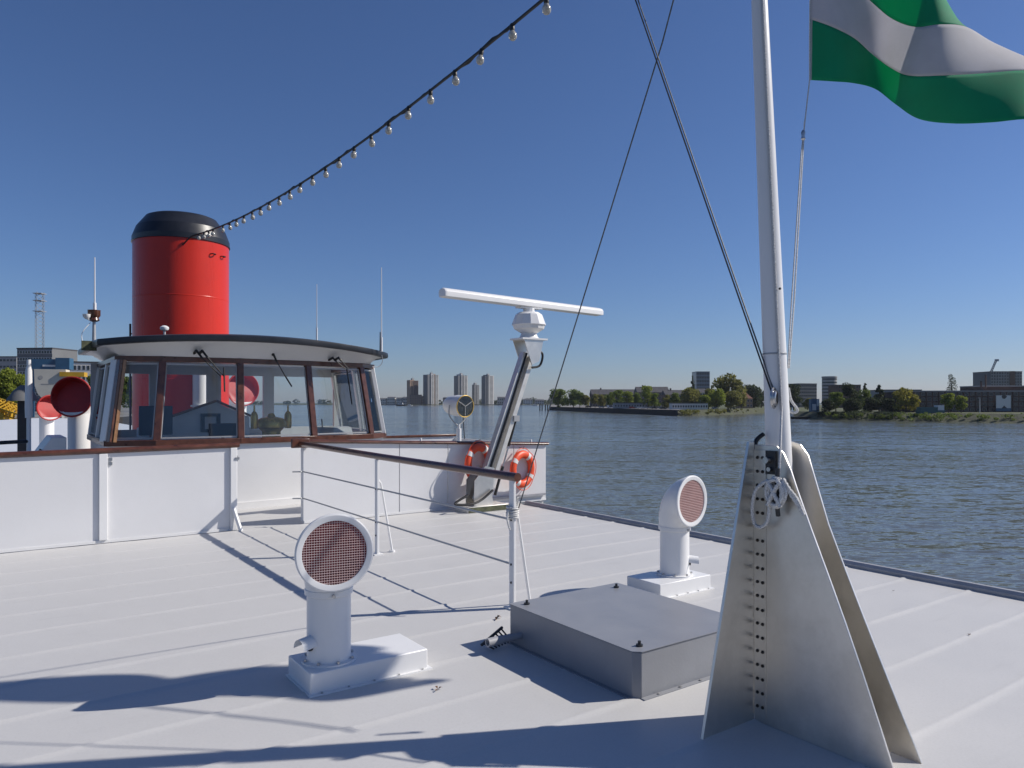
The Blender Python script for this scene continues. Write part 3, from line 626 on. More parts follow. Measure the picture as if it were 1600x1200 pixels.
# ------------------------------------------------------------------ mushroom elbow ventilators on the foredeck
def vent(label, cx, ca, yaw, box, spout_yaw, lean=0):
    r = thing('deck_ventilator', label, 'ventilator', (cx, ca, 0), 0, 'elbow ventilators on the foredeck')
    x0, x1, y0, y1 = box
    bx_ = part('base_box', MB().box(x0,x1,y0,y1,0,.12), 'white_paint', r, bevel=.006)
    part('base_flange', MB().box(x0-.012,x1+.022,y0-.022,y1+.012,0,.008), 'white_paint', bx_)
    for k in range(5): part('screw', MB().cyl((x0+.06+k*(x1-x0-.1)/4,y0-.012,.006),(x0+.06+k*(x1-x0-.1)/4,y0-.012,.014),.007,n=8), 'steel', bx_)
    pi_ = part('pipe', MB().lathe([(.155,.12),(.155,.132),(.128,.135),(.124,.15),(.124,.53)], n=40), 'white_paint', r)
    for k in range(8): part('flange_bolt', MB().cyl((.14*math.cos(k*PI/4),.14*math.sin(k*PI/4),.13),(.14*math.cos(k*PI/4),.14*math.sin(k*PI/4),.146),.009,n=8), 'steel', pi_)
    # yaw measured in the ship frame; 0 faces the bow (-y)
    nn = Vector((math.sin(yaw), -math.cos(yaw), 0)); s_ = Vector((nn.y, -nn.x, 0)); rs = []; ri = []
    for k in range(15):
        th = PI/2*k/14; c = nn*.17*(1-math.cos(th))+Vector((0,0,.53+.235*math.sin(th)))
        rad = .131+.078*(k/14)**1.15; v = Vector((0,0,1))*math.sin(th)-nn*math.cos(th)
        rs.append([c+(s_*math.cos(2*PI*j/44)+v*math.sin(2*PI*j/44))*rad for j in range(44)])
        ri.append([c+(s_*math.cos(2*PI*j/44)+v*math.sin(2*PI*j/44))*(rad-.012) for j in range(44)])
    hd = part('cowl', MB().rings(rs, False, False), 'white_paint', r)
    part('collar', MB().lathe([(.128,.50),(.136,.505),(.136,.535),(.129,.54)], n=40, caps=False), 'white_paint', r)
    part('collar_screw', MB().cyl((nn.x*.13-.0,nn.y*.13,.515),(nn.x*.155,nn.y*.155,.515),.01,n=8), 'steel', r)
    part('throat', MB().rings(ri[2:], True, False), 'throat_red', hd)
    fcn = nn*.172+Vector((0,0,.765)); v = Vector((0,0,1))
    circ = lambda rad, off: [fcn+nn*off+(s_*math.cos(2*PI*j/56)+v*math.sin(2*PI*j/56))*rad for j in range(56)]
    part('face_ring', MB().rings([circ(.208,-.012), circ(.216,-.006), circ(.216,.008), circ(.208,.012), circ(.186,.010), circ(.178,.008), circ(.178,-.006)], False, False), 'white_paint', hd, smooth=15)
    mb = MB(); sp_ = .0138; N = int(.178/sp_)
    for i in range(-N, N+1):
        o_ = i*sp_; hgt = math.sqrt(max(0,.179**2-o_*o_))
        mb.beam(fcn+s_*o_-v*hgt, fcn+s_*o_+v*hgt, .0032, .0032, nn)
        mb.beam(fcn+v*o_-s_*hgt+nn*.002, fcn+v*o_+s_*hgt+nn*.002, .0032, .0032, nn)
    part('grille', mb, 'grille_paint', hd, smooth=0)
    sv_ = Vector((math.sin(spout_yaw), -math.cos(spout_yaw), 0)); tv = Vector((sv_.y,-sv_.x,0)); rings_ = []
    for x in (.10, .2):
        rings_.append([sv_*x+tv*(.05*math.cos(PI*k/10))+Vector((0,0,.235+.055*math.sin(PI*k/10)-(.0 if x < .15 else .012))) for k in range(11)])
    part('spout_hood', MB().rings(rings_, False, False, False), 'white_paint', r)
    part('spout_plug', MB().cyl(sv_*.11+Vector((0,0,.225)), sv_*.135+Vector((0,0,.225)), .026, n=12), 'dark_trim', r)
    return r
mat('bolt_metal', (.10,.09,.08), .5, metal=.6, var=.3, scale=90)
mat('grille_paint', (.66,.46,.44), .5, var=.1)
lv_ = G(514, 1030, .12); rv_ = G(1054, 897, .12)
vent('white elbow ventilator with red grille standing nearest, left of the railing', lv_.x, lv_.y, math.radians(-11), (-.17,.55,-.17,.20), math.radians(-76))
vent('white elbow ventilator with red grille behind the grey hatch near the water', rv_.x, rv_.y, math.radians(6), (-.38,.24,-.19,.19), math.radians(46))

# ------------------------------------------------------------------ grey hatch
c = G(797, 1003); hx0 = c.x; hy1 = c.y
ht = thing('deck_hatch', 'low grey metal hatch box in the middle of the deck', 'hatch', (hx0, hy1-1.18, 0))
HW, HL, HH = .97, 1.18, .25
part('box', MB().rings([[(.0,.0+.035,z),(.035,.0,z),(HW,.0,z),(HW,HL,z),(0,HL,z)] for z in (0,HH)]), 'hatch_grey', ht, bevel=.004)
part('lid', MB().rings([[(-.006,.032,z),(.034,-.006,z),(HW+.006,-.006,z),(HW+.006,HL+.006,z),(-.006,HL+.006,z)] for z in (HH-.02+.022,HH+.006)]), 'hatch_grey', ht)
part('base_flange', MB().box(.03,HW+.03,-.03,.0,0,.006).box(-.03,-.001,.03,HL,0,.006), 'hatch_grey', ht)
for x, y in ((.09,.07),(HW-.08,.1),(HW-.1,HL-.1),(.08,HL-.08)):
    part('lid_bolt', MB().cyl((x,y,HH+.006),(x,y,HH+.016),.02,n=10).cyl((x,y,HH+.016),(x,y,HH+.035),.009,n=8), 'dark_trim', ht)
for k in range(5): part('flange_screw', MB().cyl((.15+k*.17,-.017,.005),(.15+k*.17,-.017,.012),.008,n=8), 'steel', ht)
pb = G(800, 1000); pi2 = thing('pipe_stub', 'short grey pipe end sticking out beside the grey hatch', 'pipe', (hx0, hy1-.12, 0))
part('pipe', MB().rings([[Vector((x,0,.075-(.035 if x < -.1 else 0)*0))+Vector((0,r_*math.cos(2*PI*k/14),r_*math.sin(2*PI*k/14))) for k in range(14)] for x, r_ in ((0,.022),(-.15,.022),(-.15,.028),(-.26,.028),(-.26,.02),(-.2,.018))], True, True), 'edge_grey', pi2)
bq = thing('brush_rack', 'dark stiff rack of prongs lying against the hatch corner', 'rack', (hx0-.02, hy1+.0, 0))
mb = MB().tube([(-.22,-.02,.03),(-.01,.05,.09)], .01, 6)
for k in range(7): mb.tube([(-.20+k*.03,-.015+.01*k,.035+.008*k),(-.17+k*.03,-.09+.01*k,.015)], .006, 5)
part('prongs', mb, 'dark_trim', bq)
def debris(label, px, py, s, seed):
    random.seed(seed); p = G(px, py); r = thing('dry_leaf', label, 'leaf', p); mb = MB()
    for k in range(4):
        a_ = random.random()*6.28; l_ = s*(.6+.5*random.random()); h_ = s*.5*random.random()
        mb.add([(0,0,.006),(l_*math.cos(a_)*.5-l_*.2*math.sin(a_),l_*math.sin(a_)*.5+l_*.2*math.cos(a_),.012+h_),(l_*math.cos(a_),l_*math.sin(a_),.01),(l_*math.cos(a_)*.5+l_*.2*math.sin(a_),l_*math.sin(a_)*.5-l_*.2*math.cos(a_),.014+h_*.6)], [(0,1,2,3)])
    part('blade', mb, 'leaf_debris', r, smooth=0)
debris('brown dry leaf lying left of the grey hatch', 684, 1079, .035, 3)
debris('brown dry leaf clump by the foot of the near railing post', 776, 968, .04, 5)
debris('tiny dry leaf on the bare deck right of the mast foot', 1515, 994, .018, 8)
debris('tiny dry leaf on the deck near the right edge', 1396, 925, .018, 9)

# ------------------------------------------------------------------ mast foot (tabernacle) and mast
tbl = Vector((3.14,2.32,0))
tb = thing('mast_tabernacle', 'tall brushed aluminium mast foot of two sloping plates with a row of bolts', 'mast foot', (3.14, 2.32, 0))
def plate(x, th, rnd):
    pts = [(0,0,0),(0,0,1.385)]
    if rnd: pts += [(0,-.05,1.40),(0,-.11,1.385),(0,-.155,1.33),(0,-.185,1.24)]
    else: pts += [(0,-.125,1.385),(0,-.165,1.35),(0,-.205,1.27),(0,-.235,1.19)]
    for z in (1.0,.8,.6,.4,.2,0): pts.append((0, (-.19-.52*((1.19-z)/1.19)**1.06) if rnd else (-.235-.475*((1.19-z)/1.19)**1.06-.022*math.sin(PI*z/1.19)), z))
    return MB().prism([(x, y, z) for _, y, z in pts], (th,0,0))
part('side_plate', plate(-.004, .012, False), 'aluminium', tb, bevel=.002)
part('side_plate', plate(.215, .012, True), 'aluminium', tb, bevel=.002)
part('cross_plate', MB().prism([(-.005,0,0),(-.40,0,0),(-.052,0,1.40),(-.005,0,1.40)], (0,.012,0)), 'aluminium', tb, bevel=.002)
part('plate_flange', MB().beam((-.40,.0,.0),(-.052,.0,1.40),.006,.014,(0,1,0)), 'aluminium', tb)
part('corner_strip', MB().box(-.010,-.0045,-.07,-.002,.03,1.36), 'aluminium', tb)
part('inner_web', MB().box(.0085,.2145,-.012,.0,.0,1.2), 'aluminium', tb)
bm1 = MB().cyl((-.007,0,0),(0,0,0),.0058,n=8).cyl((-.002,0,0),(0,0,0),.0085,n=10).mesh('bolt','bolt_metal')
for k in range(19):
    for y in (-.052, -.022): ob('bolt', bm1, tb, (-.011, y, .08+k*.069))
p = Vector((-.02, -.085, 1.30))
part('fitting', MB().box(-.02,-.0045,-.13,-.075,1.245,1.36), 'dark_trim', tb)
part('fitting_knob', MB().cyl((-.02,-.098,1.315),(-.055,-.098,1.315),.016,n=12).cyl((-.02,-.105,1.27),(-.04,-.105,1.27),.011,n=10), 'steel', tb)
part('cleat', MB().tube(smooth_path([(-.05,-.165,1.28),(-.055,-.165,1.2),(-.055,-.165,1.12),(-.045,-.165,1.05)]), .011, 8).cyl((-.055,-.165,1.165),(-.004,-.165,1.165),.016,n=8), 'dark_trim', tb)
part('deck_conduit', MB().tube(smooth_path([Q(1179,702,3.72)-tbl, Q(1182,688,3.73)-tbl, Q(1193,678,3.74)-tbl]), .011, 8), 'rubber', tb)
MT = Vector((3.268, 2.212, .12)); MTOP = Vector((3.268, 2.212+.049*5.9, 6.0))
mst = thing('mast', 'white tapering signal mast rising from the aluminium foot', 'mast', MT)
ML = MTOP-MT; mr = lambda z: .0655 if z < .9 else .0655-.0095*(z-.9)
mp_ = lambda z: ML*(z/ML.z)
zs = [0,.5,1.0,1.43,1.5,1.8,1.85,2.2,3,4,5,5.88]
part('pole', MB().rings([[mp_(z)+Vector((math.cos(2*PI*k/40)*mr(z), math.sin(2*PI*k/40)*mr(z), 0)) for k in range(40)] for z in zs]), 'white_paint', mst)
tv = Vector((.35,-.94,0))
part('sail_track', MB().rings([[mp_(z)+Vector((math.sin(-.62+dk)*(mr(z)+off),-math.cos(-.62+dk)*(mr(z)+off),0)) for dk, off in ((-.08,-.002),(-.06,.004),(.06,.004),(.08,-.002))] for z in zs[3:]]), 'mast_galv', mst)
part('joint_band', MB().lathe([(mr(1.72)-.001,1.72),(mr(1.72)+.0025,1.722),(mr(1.72)+.0025,1.728),(mr(1.72)-.001,1.73)], mp_(1.72)-Vector((0,0,1.72)), 32, False), 'mast_galv', mst)
shp = mp_(1.50)+Vector((-.062,-.035,0))
sh = part('sheave_box', MB().torus(shp, (.35,-.9,0), .03, .012, 20, 8).torus(shp+Vector((-.01,.0,0)), (.35,-.9,0), .048, .007, 20, 6), 'steel', mst)
part('sheave', MB().cyl(shp+Vector((-.005,.012,0)), shp+Vector((.005,-.012,0)), .024, n=16), 'dark_trim', sh)
part('gaff', MB().tube([mp_(4.3), Q(1273,-150,5.25)-MT], [.035,.02], 12), 'white_paint', mst)
part('screw', MB().cyl(mp_(2.05)+Vector((-.03,-.064,0)), mp_(2.05)+Vector((-.03,-.072,0)), .006, n=8), 'dark_trim', mst)
# beaded white halyard down the mast and coiled on the cleat
hl = thing('mast_halyard', 'white braided halyard running down the mast, coiled on its cleat', 'rope', (3.14, 2.32, 0)); g = rel(hl)
path = [g(MT+mp_(z)+Vector((-.60*(mr(z)+.011),-.80*(mr(z)+.011),0))) for z in (5.6,4,3,2.4,1.9,1.45)]+[Vector((-.03,-.165,1.34)), Vector((-.04,-.165,1.24))]
def braided(mb, pts, r, lay=.02):
    pts = [Vector(p) for p in pts]; L_ = [0]
    for i in range(len(pts)-1): L_.append(L_[-1]+(pts[i+1]-pts[i]).length)
    N = max(4, int(L_[-1]/(lay/2))); dense = []; j = 0
    for k in range(N+1):
        s = L_[-1]*k/N
        while j < len(L_)-2 and L_[j+1] < s: j += 1
        t = (s-L_[j])/max(1e-9, L_[j+1]-L_[j]); dense.append(pts[j].lerp(pts[j+1], min(1,t)))
    mb.tube(dense, [r*(1 if k % 2 else .72) for k in range(N+1)], 6)
mb = MB(); braided(mb, path, .0072, .016); part('fall', mb, 'rope', hl)
mb = MB()
for k in range(5):
    s = k*.007; ang = .25*math.sin(k*1.7)
    pts = [(-.052-.006*k, -.165+(.035+.009*(k % 3))*math.cos(2*PI*i/20+ang), 1.165+(.062+.008*(k % 2))*math.sin(2*PI*i/20+ang)) for i in range(21)]
    braided(mb, pts, .0115, .02)
braided(mb, smooth_path([(-.08,-.13,1.22),(-.085,-.165,1.165),(-.08,-.2,1.10)]), .0115, .02)
braided(mb, smooth_path([(-.08,-.2,1.22),(-.085,-.165,1.165),(-.08,-.13,1.10)]), .0115, .02)
part('coil', mb, 'rope', hl)
mb = MB(); braided(mb, smooth_path([(-.06,-.12,1.22),(-.07,-.06,1.17),(-.07,-.035,1.08),(-.06,-.04,1.0),(-.06,-.075,.985),(-.06,-.115,1.02),(-.06,-.13,1.1)]), .0105, .02); part('loop', mb, 'rope', hl)
mb = MB(); braided(mb, smooth_path([(-.06,-.2,1.235),(-.05,-.225,1.19),(-.03,-.255,1.14),(-.02,-.285,1.07)]), .0115, .02)
braided(mb, smooth_path([(-.055,-.2,1.215),(-.045,-.23,1.165),(-.028,-.262,1.11),(-.018,-.286,1.068)]), .0115, .02); part('tail', mb, 'rope', hl)

# ------------------------------------------------------------------ wires, string of lamps, flag
def wire(name, label, pts, r, m='wire', cat='wire'):
    pts = [Vector(p) for p in pts]; o_ = part(name, MB().tube([p-pts[0] for p in pts], r, 6), m, loc=pts[0]); return tag(o_, label, cat)
SE = Q(990, -120, 4.7); HE = Q(955, -115, 4.65)
sheave = MT+shp
wire('stay_wire', 'thin steel wire rising from the lashed railing post towards the mast top', [(3.33, A_end+.0, .70), Q(1035, 66, 4.54), MT+mp_(5.1)], .0052)
hr = thing('hoist_line', 'doubled dark rope from the mast sheave up to the lamp string', 'rope', sheave)
for s in (-1, 1):
    part('line', MB().tube([RT*(.007*s), HE-sheave+RT*(.008*s), SE-sheave], .0042, 6), 'wire' if s > 0 else 'rope_dark', hr)
S0 = Q(309, 366, 14.42); EN = SE
ls = thing('lamp_string', 'string of clear festoon lamps hanging from the funnel top', 'string lights', S0)
def cat_(t):
    p = S0.lerp(EN, t); q = 4*t*(1-t); return p-Vector((0,0,.30*q))
pts = [cat_(k/60)-S0 for k in range(61)]
part('cable', MB().tube(pts, .014, 6), 'rubber', ls)
tw = [p+Vector((.012*math.sin(i*1.3),.012*math.cos(i*1.3),.018*math.sin(i*2.1))) for i, p in enumerate(pts)]
part('carrier_wire', MB().tube(tw, .007, 5), 'rubber', ls)
bulb = MB().lathe([(.004,-.125),(.02,-.121),(.032,-.105),(.035,-.088),(.030,-.068),(.018,-.05),(.016,-.045)], n=14).mesh('bulb','bulb_glass')
sock = MB().lathe([(.018,-.047),(.02,-.04),(.02,.0),(.012,.012)], n=10).mesh('socket','bulb_cap')
core = MB().lathe([(.012,-.05),(.016,-.06),(.013,-.085),(.004,-.1)], n=8).mesh('filament','tape')
for k in range(27):
    t = .012+(k*.0365 if k > 3 else k*.03)
    if t > .99: break
    b_ = ob('lamp', sock, ls, cat_(t)-S0); b_.rotation_euler = (.12*math.sin(k*3.1), .12*math.cos(k*1.9), 0)
    ob('bulb', bulb, b_); ob('filament', core, b_)
# the cable's tail down the funnel
part('cable_tail', MB().tube(smooth_path([Vector((0,0,0)), Vector((-.12,.05,-.06)), Vector((-.25,.12,-.22))]), .014, 6), 'rubber', ls)
hoist = [Q(1265, y, 4.97) for y in (125, 66, -40, -130)]
wire('flag_halyard', 'thin white halyard carrying the flag, right of the mast', [Q(1231, 575, 3.95), Q(1237, 470, 4.15), Q(1252, 240, 4.6), hoist[0], hoist[1]-Vector((0,0,0)), Q(1267,-130,4.99), Q(1273,-150,5.25)], .0045, 'rope', 'rope')
wire('halyard_return', 'second thin line hanging close beside the flag halyard', [Q(1233, 575, 3.97), Q(1241, 470, 4.17), Q(1256, 215, 4.66), Q(1257, 190, 4.7)], .0045, 'rope', 'rope')
wire('halyard_loop', 'loose white rope loop hanging behind the mast above its foot', smooth_path([Q(1232, 606, 3.9), Q(1236, 625, 3.9), Q(1246, 640, 3.9), Q(1241, 645, 3.9), Q(1231, 641, 3.9)], 5), .008, 'rope', 'rope')
sw = thing('shackle', 'small steel snap shackle on the flag halyard', 'shackle', Q(1255, 212, 4.65)); part('body', MB().lathe([(.006,-.03),(.014,-.02),(.010,0),(.014,.02),(.006,.035)], n=10), 'steel', sw)
fl = thing('flag', 'green and white striped flag flying from the halyard beside the mast', 'flag', hoist[0]); g = rel(fl)
rows = {
 1.0: [(1265,125),(1300,127),(1335,130),(1368,139),(1398,162),(1436,186),(1490,193),(1550,191),(1610,186),(1665,196),(1722,206)],
 .667: [(1266,30),(1300,42),(1335,60),(1362,84),(1390,105),(1420,118),(1470,118),(1530,115),(1600,110),(1660,116),(1718,126)],
 .333: [(1268,-60),(1300,-46),(1335,-22),(1365,6),(1395,30),(1430,42),(1470,38),(1510,42),(1556,68),(1630,98),(1700,110)],
 0.: [(1270,-150),(1300,-138),(1335,-112),(1365,-82),(1395,-58),(1430,-46),(1462,-26),(1500,34),(1545,80),(1612,106),(1690,115)]}
keys = sorted(rows)
def fpt(u, v):
    def at(r):
        x = u*10; i = min(9, int(x)); f = x-i
        P = [rows[r][max(0,min(10,j))] for j in (i-1,i,i+1,i+2)]
        return [.5*(2*P[1][c]+(P[2][c]-P[0][c])*f+(2*P[0][c]-5*P[1][c]+4*P[2][c]-P[3][c])*f*f+(3*P[1][c]-P[0][c]-3*P[2][c]+P[3][c])*f**3) for c in (0,1)]
    for i in range(3):
        if v <= keys[i+1]+1e-6: break
    f = (v-keys[i])/(keys[i+1]-keys[i]); a_ = at(keys[i]); b_ = at(keys[i+1])
    px = a_[0]+(b_[0]-a_[0])*f; py = a_[1]+(b_[1]-a_[1])*f
    d = 4.97+.18*math.sin(u*8.2-v*1.4+.2)*sm(u,0,.2)+.05*math.sin(u*17+v*3)*sm(u,.0,.3)+.35*u*(1-v)-.15*u
    return g(Q(px, py, d))
for nm, v0, v1, m in (('lower_stripe',.667,1.,'flag_green'),('middle_stripe',.333,.667,'flag_white'),('upper_stripe',0.,.333,'flag_green')):
    mb = MB()
    def fp(u, v, v0=v0, v1=v1):
        vv = v0+(v1-v0)*v; fr_ = 1-.03*(.5+.5*math.sin(vv*90))*(.5+.5*math.sin(vv*37+1)) if u > .98 else 1
        return fpt(u*fr_, vv)
    mb.grid(fp, 64, 14); o_ = part(nm, mb, m, fl, smooth=180)
    so = o_.modifiers.new('solidify','SOLIDIFY'); so.thickness = .0015
mb = MB().grid(lambda u, v: fpt(u*.012, v)+Vector((0,-.004,0)), 1, 20); part('hoist_tape', mb, 'flag_white', fl)

# ------------------------------------------------------------------ background
BR = -YAW                                            # camera-facing rotation of the far things' local x
def bbase(px, d, z): p = Q(px, 0, d); return Vector((p.x, p.y, z))
def mpx(px, d): return px*d/F
def zof(y, d): return EYE+(HOR-y)/F*d
def building(name, label, cat, x0, x1, ytop, d, zg, depth, wall, rz=0, cols=0, rows_=0, win=None, roof='flat', roof_h=3, roof_mat='roof_slate', band=None, group=None, wmat='pane_dark', frame=True, fmat='frame_white'):
    cx = (x0+x1)/2; W_ = mpx(x1-x0, d); r = thing(name, label, cat, bbase(cx, d, zg), BR+rz, group); Hh = zof(ytop, d)-zg
    if roof != 'flat': Hh -= roof_h
    part('wall', MB().box(-W_/2, W_/2, 0, depth, 0, Hh), wall, r, smooth=0)
    if roof == 'flat':
        rr_ = part('roof', MB().box(-W_/2-.15, W_/2+.15, -.15, depth+.15, Hh+.004, Hh+.5), roof_mat, r, smooth=0)
    elif roof == 'gable':
        rr_ = part('roof', MB().prism([(-W_/2-.3,-.4,Hh+.01),(-W_/2-.3,depth/2,Hh+roof_h),(-W_/2-.3,depth+.4,Hh+.01)], (W_+.6,0,0)), roof_mat, r, smooth=0)
        part('chimney', MB().box(-W_*.3,-W_*.3+1.0,depth*.45,depth*.55,Hh+roof_h*.7,Hh+roof_h+1.4), wall, rr_, smooth=0)
    elif roof == 'hip':
        rr_ = part('roof', MB().add([(-W_/2-.3,-.3,Hh+.01),(W_/2+.3,-.3,Hh+.01),(W_/2+.3,depth+.3,Hh+.01),(-W_/2-.3,depth+.3,Hh+.01),(-W_/2+roof_h*.8,depth/2,Hh+roof_h),(W_/2-roof_h*.8,depth/2,Hh+roof_h)],[(0,1,5,4),(2,3,4,5),(1,2,5),(3,0,4),(3,2,1,0)]), roof_mat, r, smooth=0)
    if cols:
        cw, rh = W_/cols, Hh/rows_
        ww, wh_ = win or (cw*.55, rh*.55)
        fm = MB().box(-ww/2-.12, ww/2+.12, -.06, .02, -wh_/2-.12, wh_/2+.12).mesh('window',fmat if frame else wall, 0)
        pm = MB().box(-ww/2, ww/2, -.10, -.062, -wh_/2, wh_/2).mesh('pane', wmat, 0)
        for i in range(cols):
            for j in range(rows_):
                w_ = ob('window', fm, r, (-W_/2+cw*(i+.5), -.002, rh*(j+.52))); ob('pane', pm, w_)
    if band:
        for k in range(band):
            part('floor_band', MB().box(-W_/2-.05, W_/2+.05, -.25, -.004, Hh*(k+.35)/band, Hh*(k+.72)/band), wmat, r, smooth=0)
    return r, W_, Hh
# --- far towers across the river
def tower(label, x0, x1, ytop, d, cells, hp_=0, group='residential towers on the far shore'):
    cx = (x0+x1)/2; W_ = mpx(x1-x0, d); zg = -4.6; H_ = zof(ytop, d)-zg
    r = thing('residential_tower', label, 'tower', bbase(cx, d, zg), BR+.72, group); W_ *= .74; DP = W_*.62
    tot = sum(c_[0] for c_ in cells); x = -W_/2
    for wd, m, dy, dh in cells:
        ww = W_*wd/tot
        part('bay', MB().box(x, x+ww, -dy, DP+dy*.1, 0, H_+dh), m, r, smooth=0); x += ww
        if m not in ('concrete_dark','glass_tower'):
            k_ = MB(); nf = int(H_/3)
            for f in range(nf): k_.box(x-ww*.82, x-ww*.18, -dy-.22, -dy-.02, f*3+1.1, f*3+2.5)
            o_ = part('window_rows', k_, 'pane_dark', r, smooth=0); o_['kind'] = 'stuff'
    part('lift_house', MB().box(-3,3,4,10,H_+.2,H_+5), 'concrete', r, smooth=0)
    part('aerial', MB().cyl((1,8,H_+5),(1,8,H_+10),.25,n=6), 'concrete', r)
tower('shorter tower of tan and brick halves, leftmost on the far shore', 637, 657, 594, 1880, [(1,'brick_tan',0,0),(1,'brick_brown',1.5,-1)])
tower('white and dark striped tower right of the brick tower on the far shore', 663, 690, 585, 1870, [(2,'concrete_dark',0,-1),(2,'concrete_light',2,0),(1,'brick_tan',1,1),(2,'concrete_light',2,-1)])
tower('white striped tower standing above the searchlight', 711, 735, 586, 1900, [(2,'concrete_dark',0,-2),(1,'concrete_light',2,2),(1,'concrete_dark',0,2),(3,'concrete_light',2,-1)])
tower('lower dark tower between the two white towers', 738.5, 751, 601, 1950, [(1,'concrete_dark',0,0),(1,'concrete',1,-1)])
tower('white tower nearest the radar arm on the far shore', 754, 776, 587, 1880, [(1,'concrete_dark',0,-1),(1,'concrete_dark',2,2),(3,'concrete_light',1,0)])
building('apartment_block', 'stepped pale apartment block just behind the radar arm', 'building', 795, 816, 612, 1950, -4.6, 30, 'concrete', cols=6, rows_=6, frame=False)
building('apartment_block', 'low brick block at the foot of the leftmost far tower', 'building', 640, 658, 617, 1860, -4.6, 20, 'brick_brown', cols=5, rows_=4, frame=False)
building('apartment_block', 'low sand coloured block between the first two far towers', 'building', 655, 664, 619, 1875, -4.6, 20, 'brick_tan', cols=4, rows_=3, frame=False)
far_h = [(592,603,622,'plaster','white'),(605,617,620,'plaster','long white'),(619,628,621,'concrete_light','pale grey'),(629,638,620,'plaster','small white'),(692,704,621,'brick_tan','tan'),(777,790,620,'concrete','grey'),(818,832,623,'plaster','distant white'),(836,850,624,'roof_flat','flat roofed')]
where = ['beside the right edge of the wheelhouse','second from the wheelhouse edge','behind the small motor boat','left of the leftmost tower','left of the searchlight','behind the radar arm','right of the radar arm','left of the peninsula tip']
for (x0,x1,yt,m,adj), wr in zip(far_h, where):
    building('waterfront_building', f'{adj} low waterfront building on the far shore, {wr}', 'building', x0, x1, yt, 1900, -4.6, 20, m, cols=4, rows_=2, roof='gable', roof_h=3, group='low buildings on the far shore')

def leaves(rnd, lobes, n, size):
    mb = MB(); vs = []; fs = []
    for _ in range(n):
        c_, r_ = lobes[rnd.randrange(len(lobes))]
        while True:
            p = Vector((rnd.uniform(-1,1), rnd.uniform(-1,1), rnd.uniform(-1,1)))
            if .25 < p.length <= 1: break
        p = p*(p.length**-.35)
        q = Vector((c_[0]+p.x*r_[0], c_[1]+p.y*r_[1], c_[2]+p.z*r_[2]))
        a_ = Vector((rnd.gauss(0,1), rnd.gauss(0,1), rnd.gauss(0,1))).normalized(); b_ = a_.orthogonal().normalized(); c2 = a_.cross(b_)
        s = size*(.6+.8*rnd.random()); o_ = len(vs)
        vs += [q+b_*s, q+c2*s*.6, q-b_*s, q-c2*s*.6]; fs.append((o_,o_+1,o_+2,o_+3))
    return mb.add(vs, fs)
NT = [0]
def tree(label, px, ytop, d, zg, wpx, leafm, kind='round', n=1500, group=None, trunk=.18):
    NT[0] += 1; rnd = random.Random(NT[0]*17+3)
    H_ = zof(ytop, d)-zg; W_ = mpx(wpx, d)
    r = thing({'conifer':'conifer_tree','poplar':'poplar_tree'}.get(kind,'broadleaf_tree'), label, 'tree', bbase(px, d, zg), rnd.random()*6, group)
    lobes = []
    if kind == 'round':
        for k in range(20):
            an = rnd.random()*6.28; rad = W_*.31*math.sqrt(rnd.random()); z = H_*(trunk+.10+(.86-trunk)*rnd.random())
            kz = math.sqrt(max(.12, 1-((z/H_-.5)/.56)**2)); s = W_*(.16+.11*rnd.random())
            lobes.append(((rad*math.cos(an)*kz*1.2, rad*math.sin(an)*kz*1.2, min(z, H_-s*.9)), (s,s,s*.85)))
    elif kind == 'poplar':
        for k in range(10):
            z = H_*(.12+.80*k/9); s = W_*.5*math.sin(PI*(.16+.74*k/9))**.7; lobes.append(((rnd.uniform(-.1,.1)*W_,rnd.uniform(-.1,.1)*W_,z),(s,s,H_*.1)))
    else:
        for k in range(11):
            f = k/10; z = H_*(.1+.86*f)
            for j in range(3 if f < .85 else 1):
                an = rnd.random()*6.28; R_ = W_*.33*(1-f)**.8; lobes.append(((R_*math.cos(an),R_*math.sin(an),z),(W_*.22*(1-f*.8)+.2,W_*.22*(1-f*.8)+.2,H_*.045)))
    tr_ = MB().tube([(0,0,-.3),(.02*H_,0,H_*.25),(0,.01*H_,H_*.55),(0,0,H_*.88)], [H_*.028,H_*.022,H_*.014,H_*.004], 7)
    for k in range(5):
        c_, s = lobes[rnd.randrange(len(lobes))]; tr_.tube([(0,0,H_*(.22+.06*k)), Vector(c_)*.6+Vector((0,0,H_*.1)), c_], [H_*.011,H_*.007,H_*.002], 5)
    part('trunk', tr_, 'bark', r)
    part('crown', leaves(rnd, lobes, n, W_*.036+.08 if kind != 'conifer' else W_*.045+.1), leafm, r, smooth=0)
# --- trees of the far shore: one reading mass
rnd = random.Random(5); lob = []
for k in range(90):
    px = rnd.choice([rnd.uniform(170,640), rnd.uniform(590,640), rnd.uniform(640,860), rnd.uniform(800,900)]); dd = rnd.uniform(1930,2200); p = bbase(px, dd, -4.6); h = rnd.uniform(6,15)*(1 if px < 800 else 1.15)
    lob.append(((p.x,p.y,p.z+h*.55),(rnd.uniform(8,20),rnd.uniform(8,14),h*.6)))
o = part('far_shore_wood', leaves(rnd, lob, 9000, 2.2), 'leaf_dark', smooth=0); tag(o, 'dark line of woods along the far shore behind the low buildings', 'woods', kind='stuff')
